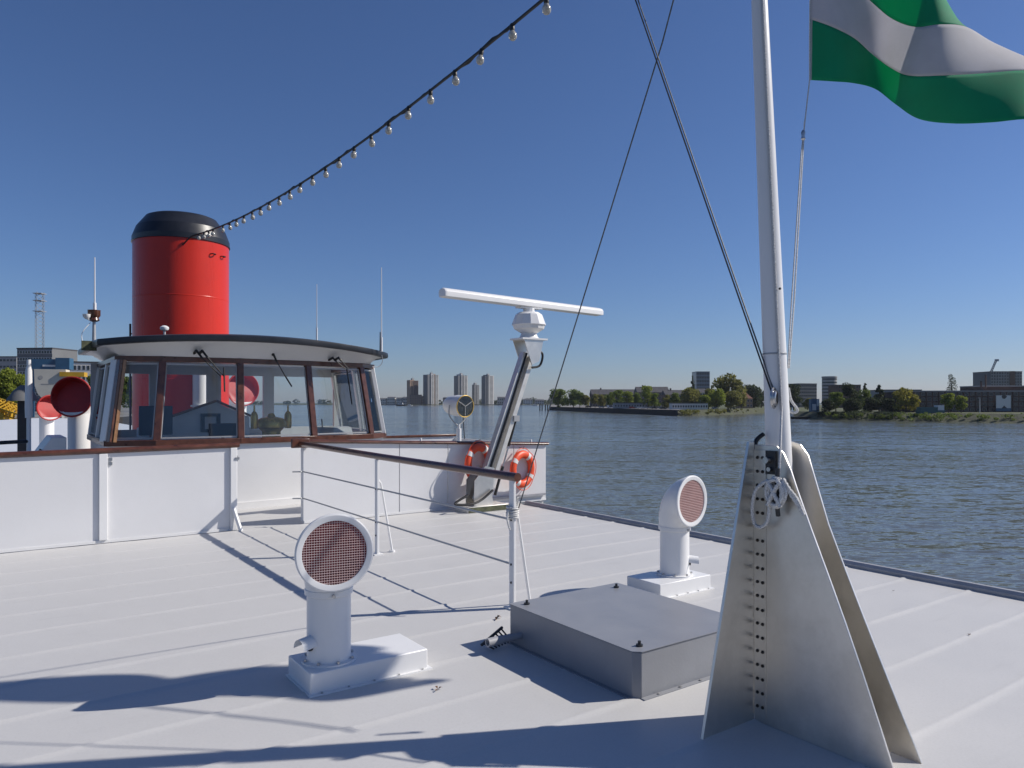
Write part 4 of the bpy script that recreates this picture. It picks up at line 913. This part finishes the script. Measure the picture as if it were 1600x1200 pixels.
# --- peninsula
pg = 'trees along the peninsula quay'
for a_ in [('big round tree at the left tip of the peninsula',872,607,650,-3,26,'leaf_green'),('second round tree from the peninsula tip, close to the biggest one',896,608,640,-3,22,'leaf_green'),
 ('small thin tree third along the peninsula quay',915,617,610,-3,13,'leaf_olive'),('small thin tree fourth along the peninsula quay',930,615,600,-3,13,'leaf_olive'),
 ('bright tree before the left end of the long brick terrace',954,612,570,-3,14,'leaf_green'),('taller green tree left of the middle of the brick terrace',966,609,560,-3,15,'leaf_green'),
 ('round green tree in the middle of the brick terrace front',981,611,550,-3,16,'leaf_bright'),('bright yellow green tree in front of the terrace gables',1012,602,520,-3,19,'leaf_bright'),
 ('low green tree right of the yellow green one on the quay',1024,614,515,-3,14,'leaf_green'),('wide olive tree left of the white gabled house',1078,605,480,-3,30,'leaf_olive'),
 ('olive tree right of the white gabled house',1107,607,480,-3,22,'leaf_olive'),('tallest broad tree on the peninsula, left of the mast',1138,583,490,-3,42,'leaf_olive'),
 ('low broad tree under the tallest peninsula tree, to its left',1120,607,470,-3,24,'leaf_bright'),('low broad tree under the tallest peninsula tree, to its right',1146,610,475,-3,26,'leaf_olive'),
 ('slim green tree just right of the second tree from the tip',906,613,620,-3,12,'leaf_green'),('low olive tree between the thin trees and the terrace end',942,616,585,-3,12,'leaf_olive'),
 ('small green tree left of the bright tree by the gables',997,613,535,-3,14,'leaf_green'),('small olive tree in front of the brown brick terrace, left one',1042,616,505,-3,14,'leaf_olive'),('small green tree in front of the brown brick terrace, right one',1057,613,495,-3,16,'leaf_green'),
 ('bright low tree right of the white gabled house base',1100,617,465,-3,16,'leaf_bright'),('round olive tree between the tallest tree and the brown house',1158,615,500,-3,16,'leaf_olive'),
 ('dark tree behind the brown gabled house',1176,600,560,-3,34,'leaf_dark'),('dark green tree just left of the mast foot',1190,610,600,-3,24,'leaf_dark')]:
    tree(*a_[:5], a_[5]*1.22, a_[6], n=3000, group=pg, trunk=.1)
tree('dark spire shaped conifer left of the blue tower', 1082, 587, 620, -3, 15, 'leaf_dark', 'conifer', 1200)
building('brick_terrace', 'long low dark brick terrace at the left of the peninsula', 'building', 925, 1000, 608, 700, -3, 22, 'brick_dark', cols=16, rows_=4, roof='gable', roof_h=5, win=(1.5,1.9))
building('brick_terrace', 'dark brick terrace with chimneys in the middle of the peninsula', 'building', 996, 1046, 604, 640, -3, 18, 'brick_dark', cols=12, rows_=4, roof='gable', roof_h=5, win=(1.3,1.8))
building('brick_terrace', 'brown brick terrace right of the yellow green tree', 'building', 1040, 1092, 609, 590, -3, 18, 'brick_brown', cols=12, rows_=3, roof='gable', roof_h=4, win=(1.3,1.8))
building('white_house', 'white ornate gabled house below the blue tower', 'house', 1086, 1105, 607, 520, -3, 14, 'plaster', cols=5, rows_=4, roof='gable', roof_h=3, roof_mat='roof_slate', win=(.9,1.5))
building('brown_house', 'small brown house with steep tiled roof left of the mast', 'house', 1157, 1176, 612, 540, -3, 12, 'brick_tan', cols=4, rows_=2, roof='hip', roof_h=5, roof_mat='roof_tile', win=(1,1.5))
building('office_tower', 'blue glass office tower above the peninsula roofs', 'tower', 1088, 1109, 581, 900, -3, 22, 'glass_tower', cols=8, rows_=9, frame=False, win=(1.4,2.6), wmat='pane_dark')
building('quay_pavilion', 'low white pavilion with dark windows on the peninsula quay', 'building', 1050, 1106, 630.5, 455, -3, 8, 'plaster', cols=14, rows_=1, win=(.9,1.3))
building('quay_pavilion', 'low grey pavilion row behind the parked cars on the peninsula', 'building', 960, 1046, 630, 520, -3, 8, 'concrete', cols=20, rows_=1, win=(1,1.4))
cg = 'cars parked on the peninsula quay'
def car(label, px, d, m, rz=0, z=-2.99, s=1, van=False):
    r = thing('parked_car', label, 'car', bbase(px, d, z), BR+rz, cg); L2 = 2.1*s; Hc = 1.45 if not van else 2.1
    prof_ = [(-L2,0,.3),(L2,0,.3),(L2,0,.75),(L2*.62,0,.9),(L2*.3,0,Hc),(-L2*.62,0,Hc),(-L2*.92,0,.9),(-L2,0,.8)] if not van else [(-L2,0,.3),(L2,0,.3),(L2,0,1.0),(L2*.72,0,1.2),(L2*.5,0,Hc),(-L2,0,Hc)]
    part('body', MB().prism(prof_, (0,1.75,0)), m, r, smooth=0)
    part('side_glass', MB().prism([(-L2*.55,-.012,.92),(L2*.45,-.012,.92),(L2*.25,-.012,Hc-.1),(-L2*.5,-.012,Hc-.1)], (0,.01,0)), 'pane_dark', r, smooth=0)
    for x in (-L2*.6, L2*.6): part('wheel', MB().cyl((x,-.02,.32),(x,.2,.32),.32,n=14), 'rubber', r)
car('white van parked nearest the left of the peninsula quay', 955, 545, 'car_white', van=True, s=1.4)
for i_, (px, d, m, l_) in enumerate([(920,600,'car_dark','dark car left of the white van on the quay'),(940,572,'car_silver','silver car just left of the white van on the quay'),(976,527,'car_white','white car first right of the white van'),(988,512,'car_red','red car in the middle of the quay row'),(1000,497,'car_white','white car left of the pair below the bright tree'),(1009,489,'car_silver','silver car below the bright yellow green tree'),(1022,474,'car_dark','dark car left of the white pavilion'),(1036,460,'car_dark','dark car right next to the quay corner'),(1118,468,'car_silver','silver car under the tallest peninsula tree'),(1145,478,'car_white','white car right of the tallest peninsula tree trunk')]):
    car(l_, px, d, m, .1*math.sin(i_))
for i_, px in enumerate((843.5, 847, 852, 855.5)):
    r = thing('mooring_dolphin', ['leftmost','second','third','rightmost'][i_]+' of the four dark mooring piles off the peninsula tip', 'pile', bbase(px, 690, WZ-.5), 0, 'mooring piles')
    part('pile', MB().cyl((0,0,0),(.1,0,6.2-.4*(i_%2)),.55,.5,10), 'stone_quay', r); part('cap', MB().cyl((.1,0,6.0-.4*(i_%2)),(.1,0,6.5-.4*(i_%2)),.65,n=10), 'dark_trim', r)
# --- right bank
rg = 'trees along the right bank'
for a_ in [('dark tree right behind the mast on the right bank',1240,600,430,-3,26,'leaf_dark'),('small light shrub tree below the grey apartment block',1262,622,420,-3,16,'leaf_olive'),
 ('green tree at the left of the dark tree clump',1306,612,345,-3,26,'leaf_green'),('low dark tree at the left foot of the dark tree clump',1294,624,338,-3,24,'leaf_dark'),('tall dark tree in the middle of the clump',1326,597,350,-3,28,'leaf_dark'),
 ('green tree right of the tall dark one',1350,608,345,-3,22,'leaf_green'),('low dark tree at the foot of the clump',1332,622,336,-3,34,'leaf_dark'),('low dark bush tree right of the clump centre',1362,620,338,-3,30,'leaf_dark'),('dark low tree left of the yellow tree',1392,622,336,-3,26,'leaf_dark'),
 ('round yellow green tree by itself on the right bank',1415,605,322,-3,38,'leaf_yellow'),('bright green tree in front of the brick building, left one',1482,614,312,-3,22,'leaf_bright'),('bright green tree in front of the brick building, right one',1502,617,310,-3,17,'leaf_bright')]:
    tree(*a_, n=3000, group=rg, trunk=.12)
tree('dark layered cedar right of the tree clump', 1374, 602, 350, -3, 30, 'leaf_dark', 'conifer', 1300)
tree('slim dark cedar behind the clump', 1352, 599, 365, -3, 22, 'leaf_dark', 'conifer', 1100)
tree('dark poplar rising above the brick building roof', 1486, 585, 480, -3, 16, 'leaf_dark', 'poplar', 1500)
building('apartment_block', 'grey concrete apartment block right of the mast', 'building', 1246, 1279, 600, 620, -3, 20, 'concrete_dark', rz=.3, cols=9, rows_=7, frame=False, win=(1.3,1.3))
rt = thing('round_tower', 'pale round tower block behind the dark trees', 'tower', bbase(1296, 660, -3), 0); R_ = mpx(11, 660); H_ = zof(590, 660)+3
part('drum', MB().cyl((0,0,0),(0,0,H_),R_,n=28), 'concrete', rt)
for k in range(9): part('window_band', MB().lathe([(R_+.06,H_*(k+.3)/9),(R_+.06,H_*(k+.68)/9)], n=28, caps=False), 'pane_dark', rt)
part('parapet', MB().lathe([(R_+.3,H_),(R_+.3,H_+1)], n=28), 'concrete', rt)
building('apartment_block', 'low brown flats behind the dark tree clump', 'building', 1310, 1345, 602, 560, -3, 18, 'brick_brown', cols=9, rows_=6, frame=False)
building('grey_shed', 'low grey flat shed left of the brick building', 'building', 1385, 1440, 610, 420, -3, 20, 'concrete', cols=10, rows_=4, frame=False, win=(1.6,1.4))
br, W_, H_ = building('brick_building', 'long dark brick industrial building with rows of windows on the right bank', 'building', 1428, 1640, 612, 330, -3, 30, 'brick_dark', cols=22, rows_=4, win=(1.7,1.25), roof_mat='roof_flat', fmat='concrete')
for k in range(12): part('pilaster', MB().box(-W_/2+W_*k/11-.25,-W_/2+W_*k/11+.25,-.35,-.004,0,H_-.02), 'brick_dark', br, smooth=0)
building('roof_storey', 'pale roof storey set back on top of the brick building', 'building', 1536, 1640, 604, 350, 7, 18, 'brick_dark', roof_mat='roof_flat')
mu = thing('white_board', 'big white board with dark figures and a blue foot on the brick building', 'sign', bbase(1568, 328.6, -2.6), BR)
bw, bh = mpx(23, 328), mpx(25, 328)
part('board', MB().box(-bw/2,bw/2,0,.15,0,bh), 'frame_white', mu, smooth=0)
part('blue_foot', MB().box(-bw/2-.1,bw/2+.1,-.03,-.004,-.0,bh*.2), 'container_blue', mu, smooth=0)
part('dark_figure', MB().prism([(-.4,-.03,bh*.8),(.6,-.03,bh*.78),(1.6,-.03,bh*.93),(.9,-.03,bh),(-.5,-.03,bh),(-.9,-.03,bh*.92)], (0,.02,0)).prism([(-.9,-.06,bh*.2),(1.6,-.06,bh*.2),(.9,-.06,bh*.27),(.2,-.06,bh*.37),(-.3,-.06,bh*.27)], (0,.02,0)), 'dark_trim', mu, smooth=0)
sb_, W_, H_ = building('tower_block', 'dark gridded tower block under construction at the right edge', 'tower', 1548, 1597, 581, 620, -3, 24, 'concrete_dark', cols=12, rows_=12, frame=True, win=(1.4,1.9))
part('scaffold', MB().box(W_*.1,W_*.26,-.8,-.2,0,H_+.6), 'brick_brown', sb_, smooth=0)
def lattice(mb, p, q, w0, nseg, r):
    p = Vector(p); q = Vector(q); d = (q-p).normalized(); x = d.orthogonal().normalized(); y = d.cross(x); cs_ = [x+y, x-y, -x-y, y-x]
    for c_ in cs_: mb.beam(p+c_*w0/2, q+c_*w0/2, r, r)
    for i in range(nseg):
        a_ = p.lerp(q, i/nseg); b_ = p.lerp(q, (i+1)/nseg)
        for k in range(4): mb.beam(a_+cs_[k]*w0/2, b_+cs_[(k+1)%4]*w0/2, r, r)
cr = thing('tower_crane', 'grey tower crane with raised jib above the construction tower', 'crane', bbase(1584, 625, -3), BR)
mb = MB(); lattice(mb, (0,30,0), (0,30,zof(580,625)+3), 1.6, 18, .3); part('tower', mb, 'mast_galv', cr, smooth=0)
mb = MB(); lattice(mb, (0,30,zof(580,625)+3), (5,30,zof(559,625)+3), 1.2, 7, .3); mb.box(3.9,6.8,29.2,30.8,zof(560,625)+2.2,zof(558,625)+3); part('jib', mb, 'mast_galv', cr, smooth=0)
for px, yt, l_ in ((1533,597,'shorter dark chimney on the brick building roof'),(1540,587,'taller thin chimney on the brick building roof')):
    c_ = thing('roof_chimney', l_, 'chimney', bbase(px, 345, 8), BR); part('stack', MB().cyl((0,0,0),(0,0,zof(yt,345)-8),.35,n=8), 'brick_dark', c_); part('cowl', MB().cyl((0,0,zof(yt,345)-8),(0,0,zof(yt,345)-7.5),.5,n=8), 'dark_trim', c_)
hb = thing('house_barge', 'dark teal barge with white cabin lying at the right bank', 'barge', bbase(1458, 308, WZ+2.2), BR)
part('hull', MB().prism([(-5,0,0),(4.6,0,0),(5.2,0,2.3),(-5.2,0,2.3)], (0,4,0)), 'teal', hb, smooth=0); part('cabin', MB().box(2.3,4.9,.4,3.4,2.31,4.4), 'frame_white', hb, smooth=0); part('awning', MB().box(-5,2.2,.3,3.6,2.31,3.6), 'teal', hb, smooth=0)
bc = thing('blue_kiosk', 'blue and white kiosk on the jetty right of the mast', 'kiosk', bbase(1274, 352, -3), BR)
part('cabin', MB().box(-1.9,1.9,0,3,0,6), 'container_blue', bc, smooth=0); part('white_panel', MB().box(-1.5,.4,-.06,-.004,.6,3.6).box(.7,1.7,-.06,-.004,2.6,5.6), 'frame_white', bc, smooth=0)
jt = thing('jetty', 'low dark jetty at the left end of the right bank', 'jetty', bbase(1262, 343, WZ), BR); part('pontoon', MB().box(-6,6,0,5,-.3,1.1), 'stone_quay', jt, smooth=0)
lp = thing('lamp_post', 'white lamp post before the brick building', 'lamp post', bbase(1531, 305, -3), BR); part('pole', MB().cyl((0,0,0),(0,0,zof(622,305)+3),.14,.09,8), 'frame_white', lp); part('lamp_head', MB().box(-.6,.1,-.15,.15,zof(622,305)+3.0,zof(622,305)+3.2), 'frame_white', lp)
def scrub(name, label, pts, n_, h, m, size, seed):
    rnd = random.Random(seed); lob = []
    for k in range(n_):
        i = rnd.randrange(len(pts)-1); f = rnd.random(); px = pts[i][0]+(pts[i+1][0]-pts[i][0])*f; dd = pts[i][1]+(pts[i+1][1]-pts[i][1])*f+rnd.uniform(2,13)
        hh = h*rnd.uniform(.4,1.1); p = bbase(px, dd, WZ+.2+min(3,(dd*0+rnd.uniform(.3,2.6)))); lob.append(((p.x,p.y,p.z+hh*.3),(hh*1.4,hh*1.2,hh*.7)))
    o_ = part(name, leaves(rnd, lob, n_*55, size), m, smooth=0); tag(o_, label, 'scrub', kind='stuff')
scrub('bank_scrub', 'low green scrub and reeds covering the right bank slope', [(1285,330),(1400,306),(1500,289),(1640,268)], 150, 1.3, 'leaf_green', .32, 21)
scrub('bank_scrub', 'dark scrub along the foot of the right bank tree clump', [(1280,334),(1340,318),(1400,308)], 70, 2.0, 'leaf_dark', .4, 22)
scrub('bank_scrub', 'low scrub along the grassy end of the peninsula', [(1064,420),(1090,428),(1130,455),(1180,515)], 70, 1.3, 'leaf_olive', .4, 23)
# --- boats on the river
def boat(label, px, d, s, m):
    r = thing('motor_boat', label, 'boat', bbase(px, d, WZ), BR, 'boats on the river')
    part('hull', MB().rings([[(-5*s,-1.5*s,.1),(4*s,-1.5*s,.1),(5.4*s,0,.1),(4*s,1.5*s,.1),(-5*s,1.5*s,.1)],[(-5.2*s,-1.8*s,1.5*s),(4.4*s,-1.8*s,1.7*s),(6.4*s,0,2.2*s),(4.4*s,1.8*s,1.7*s),(-5.2*s,1.8*s,1.5*s)]]), m, r, smooth=0)
    part('cabin', MB().prism([(-3*s,-1.2*s,1.6*s),(2*s,-1.2*s,1.7*s),(1.2*s,-1.2*s,3.3*s),(-2.6*s,-1.2*s,3.3*s)], (0,2.4*s,0)), 'frame_white', r, smooth=0)
    part('cabin_window', MB().box(-2*s,1*s,-1.22*s,-1.205*s,2.3*s,2.9*s), 'pane_dark', r, smooth=0)
    part('mast_pole', MB().cyl((-1*s,0,3.3*s),(-1*s,0,5.5*s),.08*s,n=6), 'mast_galv', r)
boat('small dark motor boat with white cabin under way before the far shore', 627, 1420, 1.9, 'dark_trim')
boat('tiny white boat just right of the dark motor boat', 640, 1450, 1.0, 'frame_white')
boat('tiny white boat far off left of the peninsula tip', 836, 1500, 1.2, 'frame_white')
# --- astern, left edge
ag = 'trees on the quay astern'
for a_ in [('big bright green tree at the very left edge',6,574,150,-2.7,46,'leaf_bright'),('bright green tree second from the left edge',28,582,165,-2.7,34,'leaf_bright'),
  ('green tree partly hidden by the wheelhouse corner',150,584,190,-2.7,40,'leaf_bright'),('green tree seen through the left front window',205,588,260,-2.7,44,'leaf_green'),('green tree beyond the left frame edge',-30,575,140,-2.7,44,'leaf_bright'),
  ('green tree seen beside the funnel through the window',250,592,330,-2.7,40,'leaf_green')]:
    tree(*a_, n=6000, group=ag, trunk=.2)
building('slab_block', 'tall grey gridded apartment slab at the left', 'building', 24, 84, 545, 330, -2.7, 16, 'concrete_dark', cols=13, rows_=9, win=(.95,1.25), rz=-.12)
building('slab_block', 'lower grey slab behind the trees at the left edge', 'building', -50, 26, 558, 420, -2.7, 16, 'concrete', cols=14, rows_=8, frame=False, win=(1.3,1.2))
building('flats', 'cream flats with dark windows left of the wheelhouse', 'building', 104, 165, 567, 260, -2.7, 14, 'plaster', rz=.35, cols=10, rows_=5, win=(.8,1.5), frame=False)
cb = thing('blue_plant', 'blue industrial cabin with white band above the beige box', 'plant', bbase(78, 205, -2.7), BR+.3); u_ = 205/F
part('frame', MB().box(-28*u_,10*u_,0,4,zof(577,205)+2.7,zof(561,205)+2.7), 'container_blue', cb, smooth=0)
part('cabin', MB().box(8*u_+.1,28*u_,-.8,3.5,zof(577,205)+2.7,zof(559,205)+2.7), 'container_blue', cb, smooth=0)
part('stripe', MB().box(-10*u_,9*u_,-.08,-.004,zof(573,205)+2.7,zof(570,205)+2.7), 'frame_white', cb, smooth=0)
for x in (-24,-8,6,24): part('leg', MB().box(x*u_-.2,x*u_+.2,1,1.4,0,zof(577,205)+2.69), 'container_blue', cb, smooth=0)
si = thing('beige_box', 'large beige machine housing with faded marks, left of the wheelhouse', 'machine housing', bbase(82, 120, -2.7), BR+.35); u_ = 120/F
part('housing', MB().prism([(-25*u_,0,zof(577,120)+2.7),(18*u_,0,zof(577,120)+2.7),(22*u_,0,zof(640,120)+2.7),(-12*u_,0,zof(625,120)+2.7),(-20*u_,0,zof(615,120)+2.7),(-24*u_,0,zof(603,120)+2.7)], (0,3,0)), 'silo_beige', si, smooth=0)
part('yellow_rim', MB().box(10*u_,44*u_,-.3,2.5,zof(588,120)+2.7,zof(581,120)+2.7), 'crane_yellow', si, smooth=0)
part('faded_mark', MB().cyl((-16*u_,-.02,zof(590,120)+2.7),(-16*u_,-.004,zof(590,120)+2.7),.33,n=16).box(-15*u_,2*u_,-.02,-.004,zof(601,120)+2.7,zof(599.5,120)+2.7), 'roof_flat', si, smooth=0)
part('column', MB().box(-1.2,1.2,.5,2.5,0,zof(632,120)+2.72), 'concrete', si, smooth=0)
lm = thing('lattice_mast', 'pale steel lattice tower rising behind the grey slab', 'mast', bbase(62, 360, -2.7), BR)
mb = MB(); H_ = zof(457,360)+2.7; lattice(mb, (0,0,0), (0,0,H_), 3.1, 30, .15)
for z in (.84,.93,.99): mb.cbox((0,0,H_*z), 4.2, 4.2, .3)
part('truss', mb, 'mast_galv', lm, smooth=0)
yc = thing('yellow_jib', 'yellow lattice crane jib lying on the quay at the left edge', 'crane', bbase(10, 80, -2.7), BR); u_ = 80/F
mb = MB(); lattice(mb, (-40*u_,0,zof(625,80)+2.7), (32*u_,0,zof(649,80)+2.7), 1.1, 12, .14); part('jib', mb, 'crane_yellow', yc, smooth=0)
part('cab', MB().box(-10*u_,-2*u_,-.2,1.4,.0,zof(628,80)+2.7), 'crane_yellow', yc, smooth=0)

# ------------------------------------------------------------------ haze over the river
hz = bpy.data.materials.new('haze'); hz.use_nodes = True; n = hz.node_tree; n.nodes.remove(n.nodes['Principled BSDF'])
pv = n.nodes.new('ShaderNodeVolumePrincipled'); pv.inputs['Color'].default_value = (.78,.86,1,1); pv.inputs['Density'].default_value = .00005; pv.inputs['Anisotropy'].default_value = .2
n.links.new(pv.outputs[0], n.nodes['Material Output'].inputs['Volume']); M['haze'] = hz
o = part('haze', MB().box(-2600,3900,-700,4600,-8.2,88), 'haze', smooth=0); o['kind'] = 'stuff'; tag(o, 'thin bluish haze in the air over the river', 'haze')
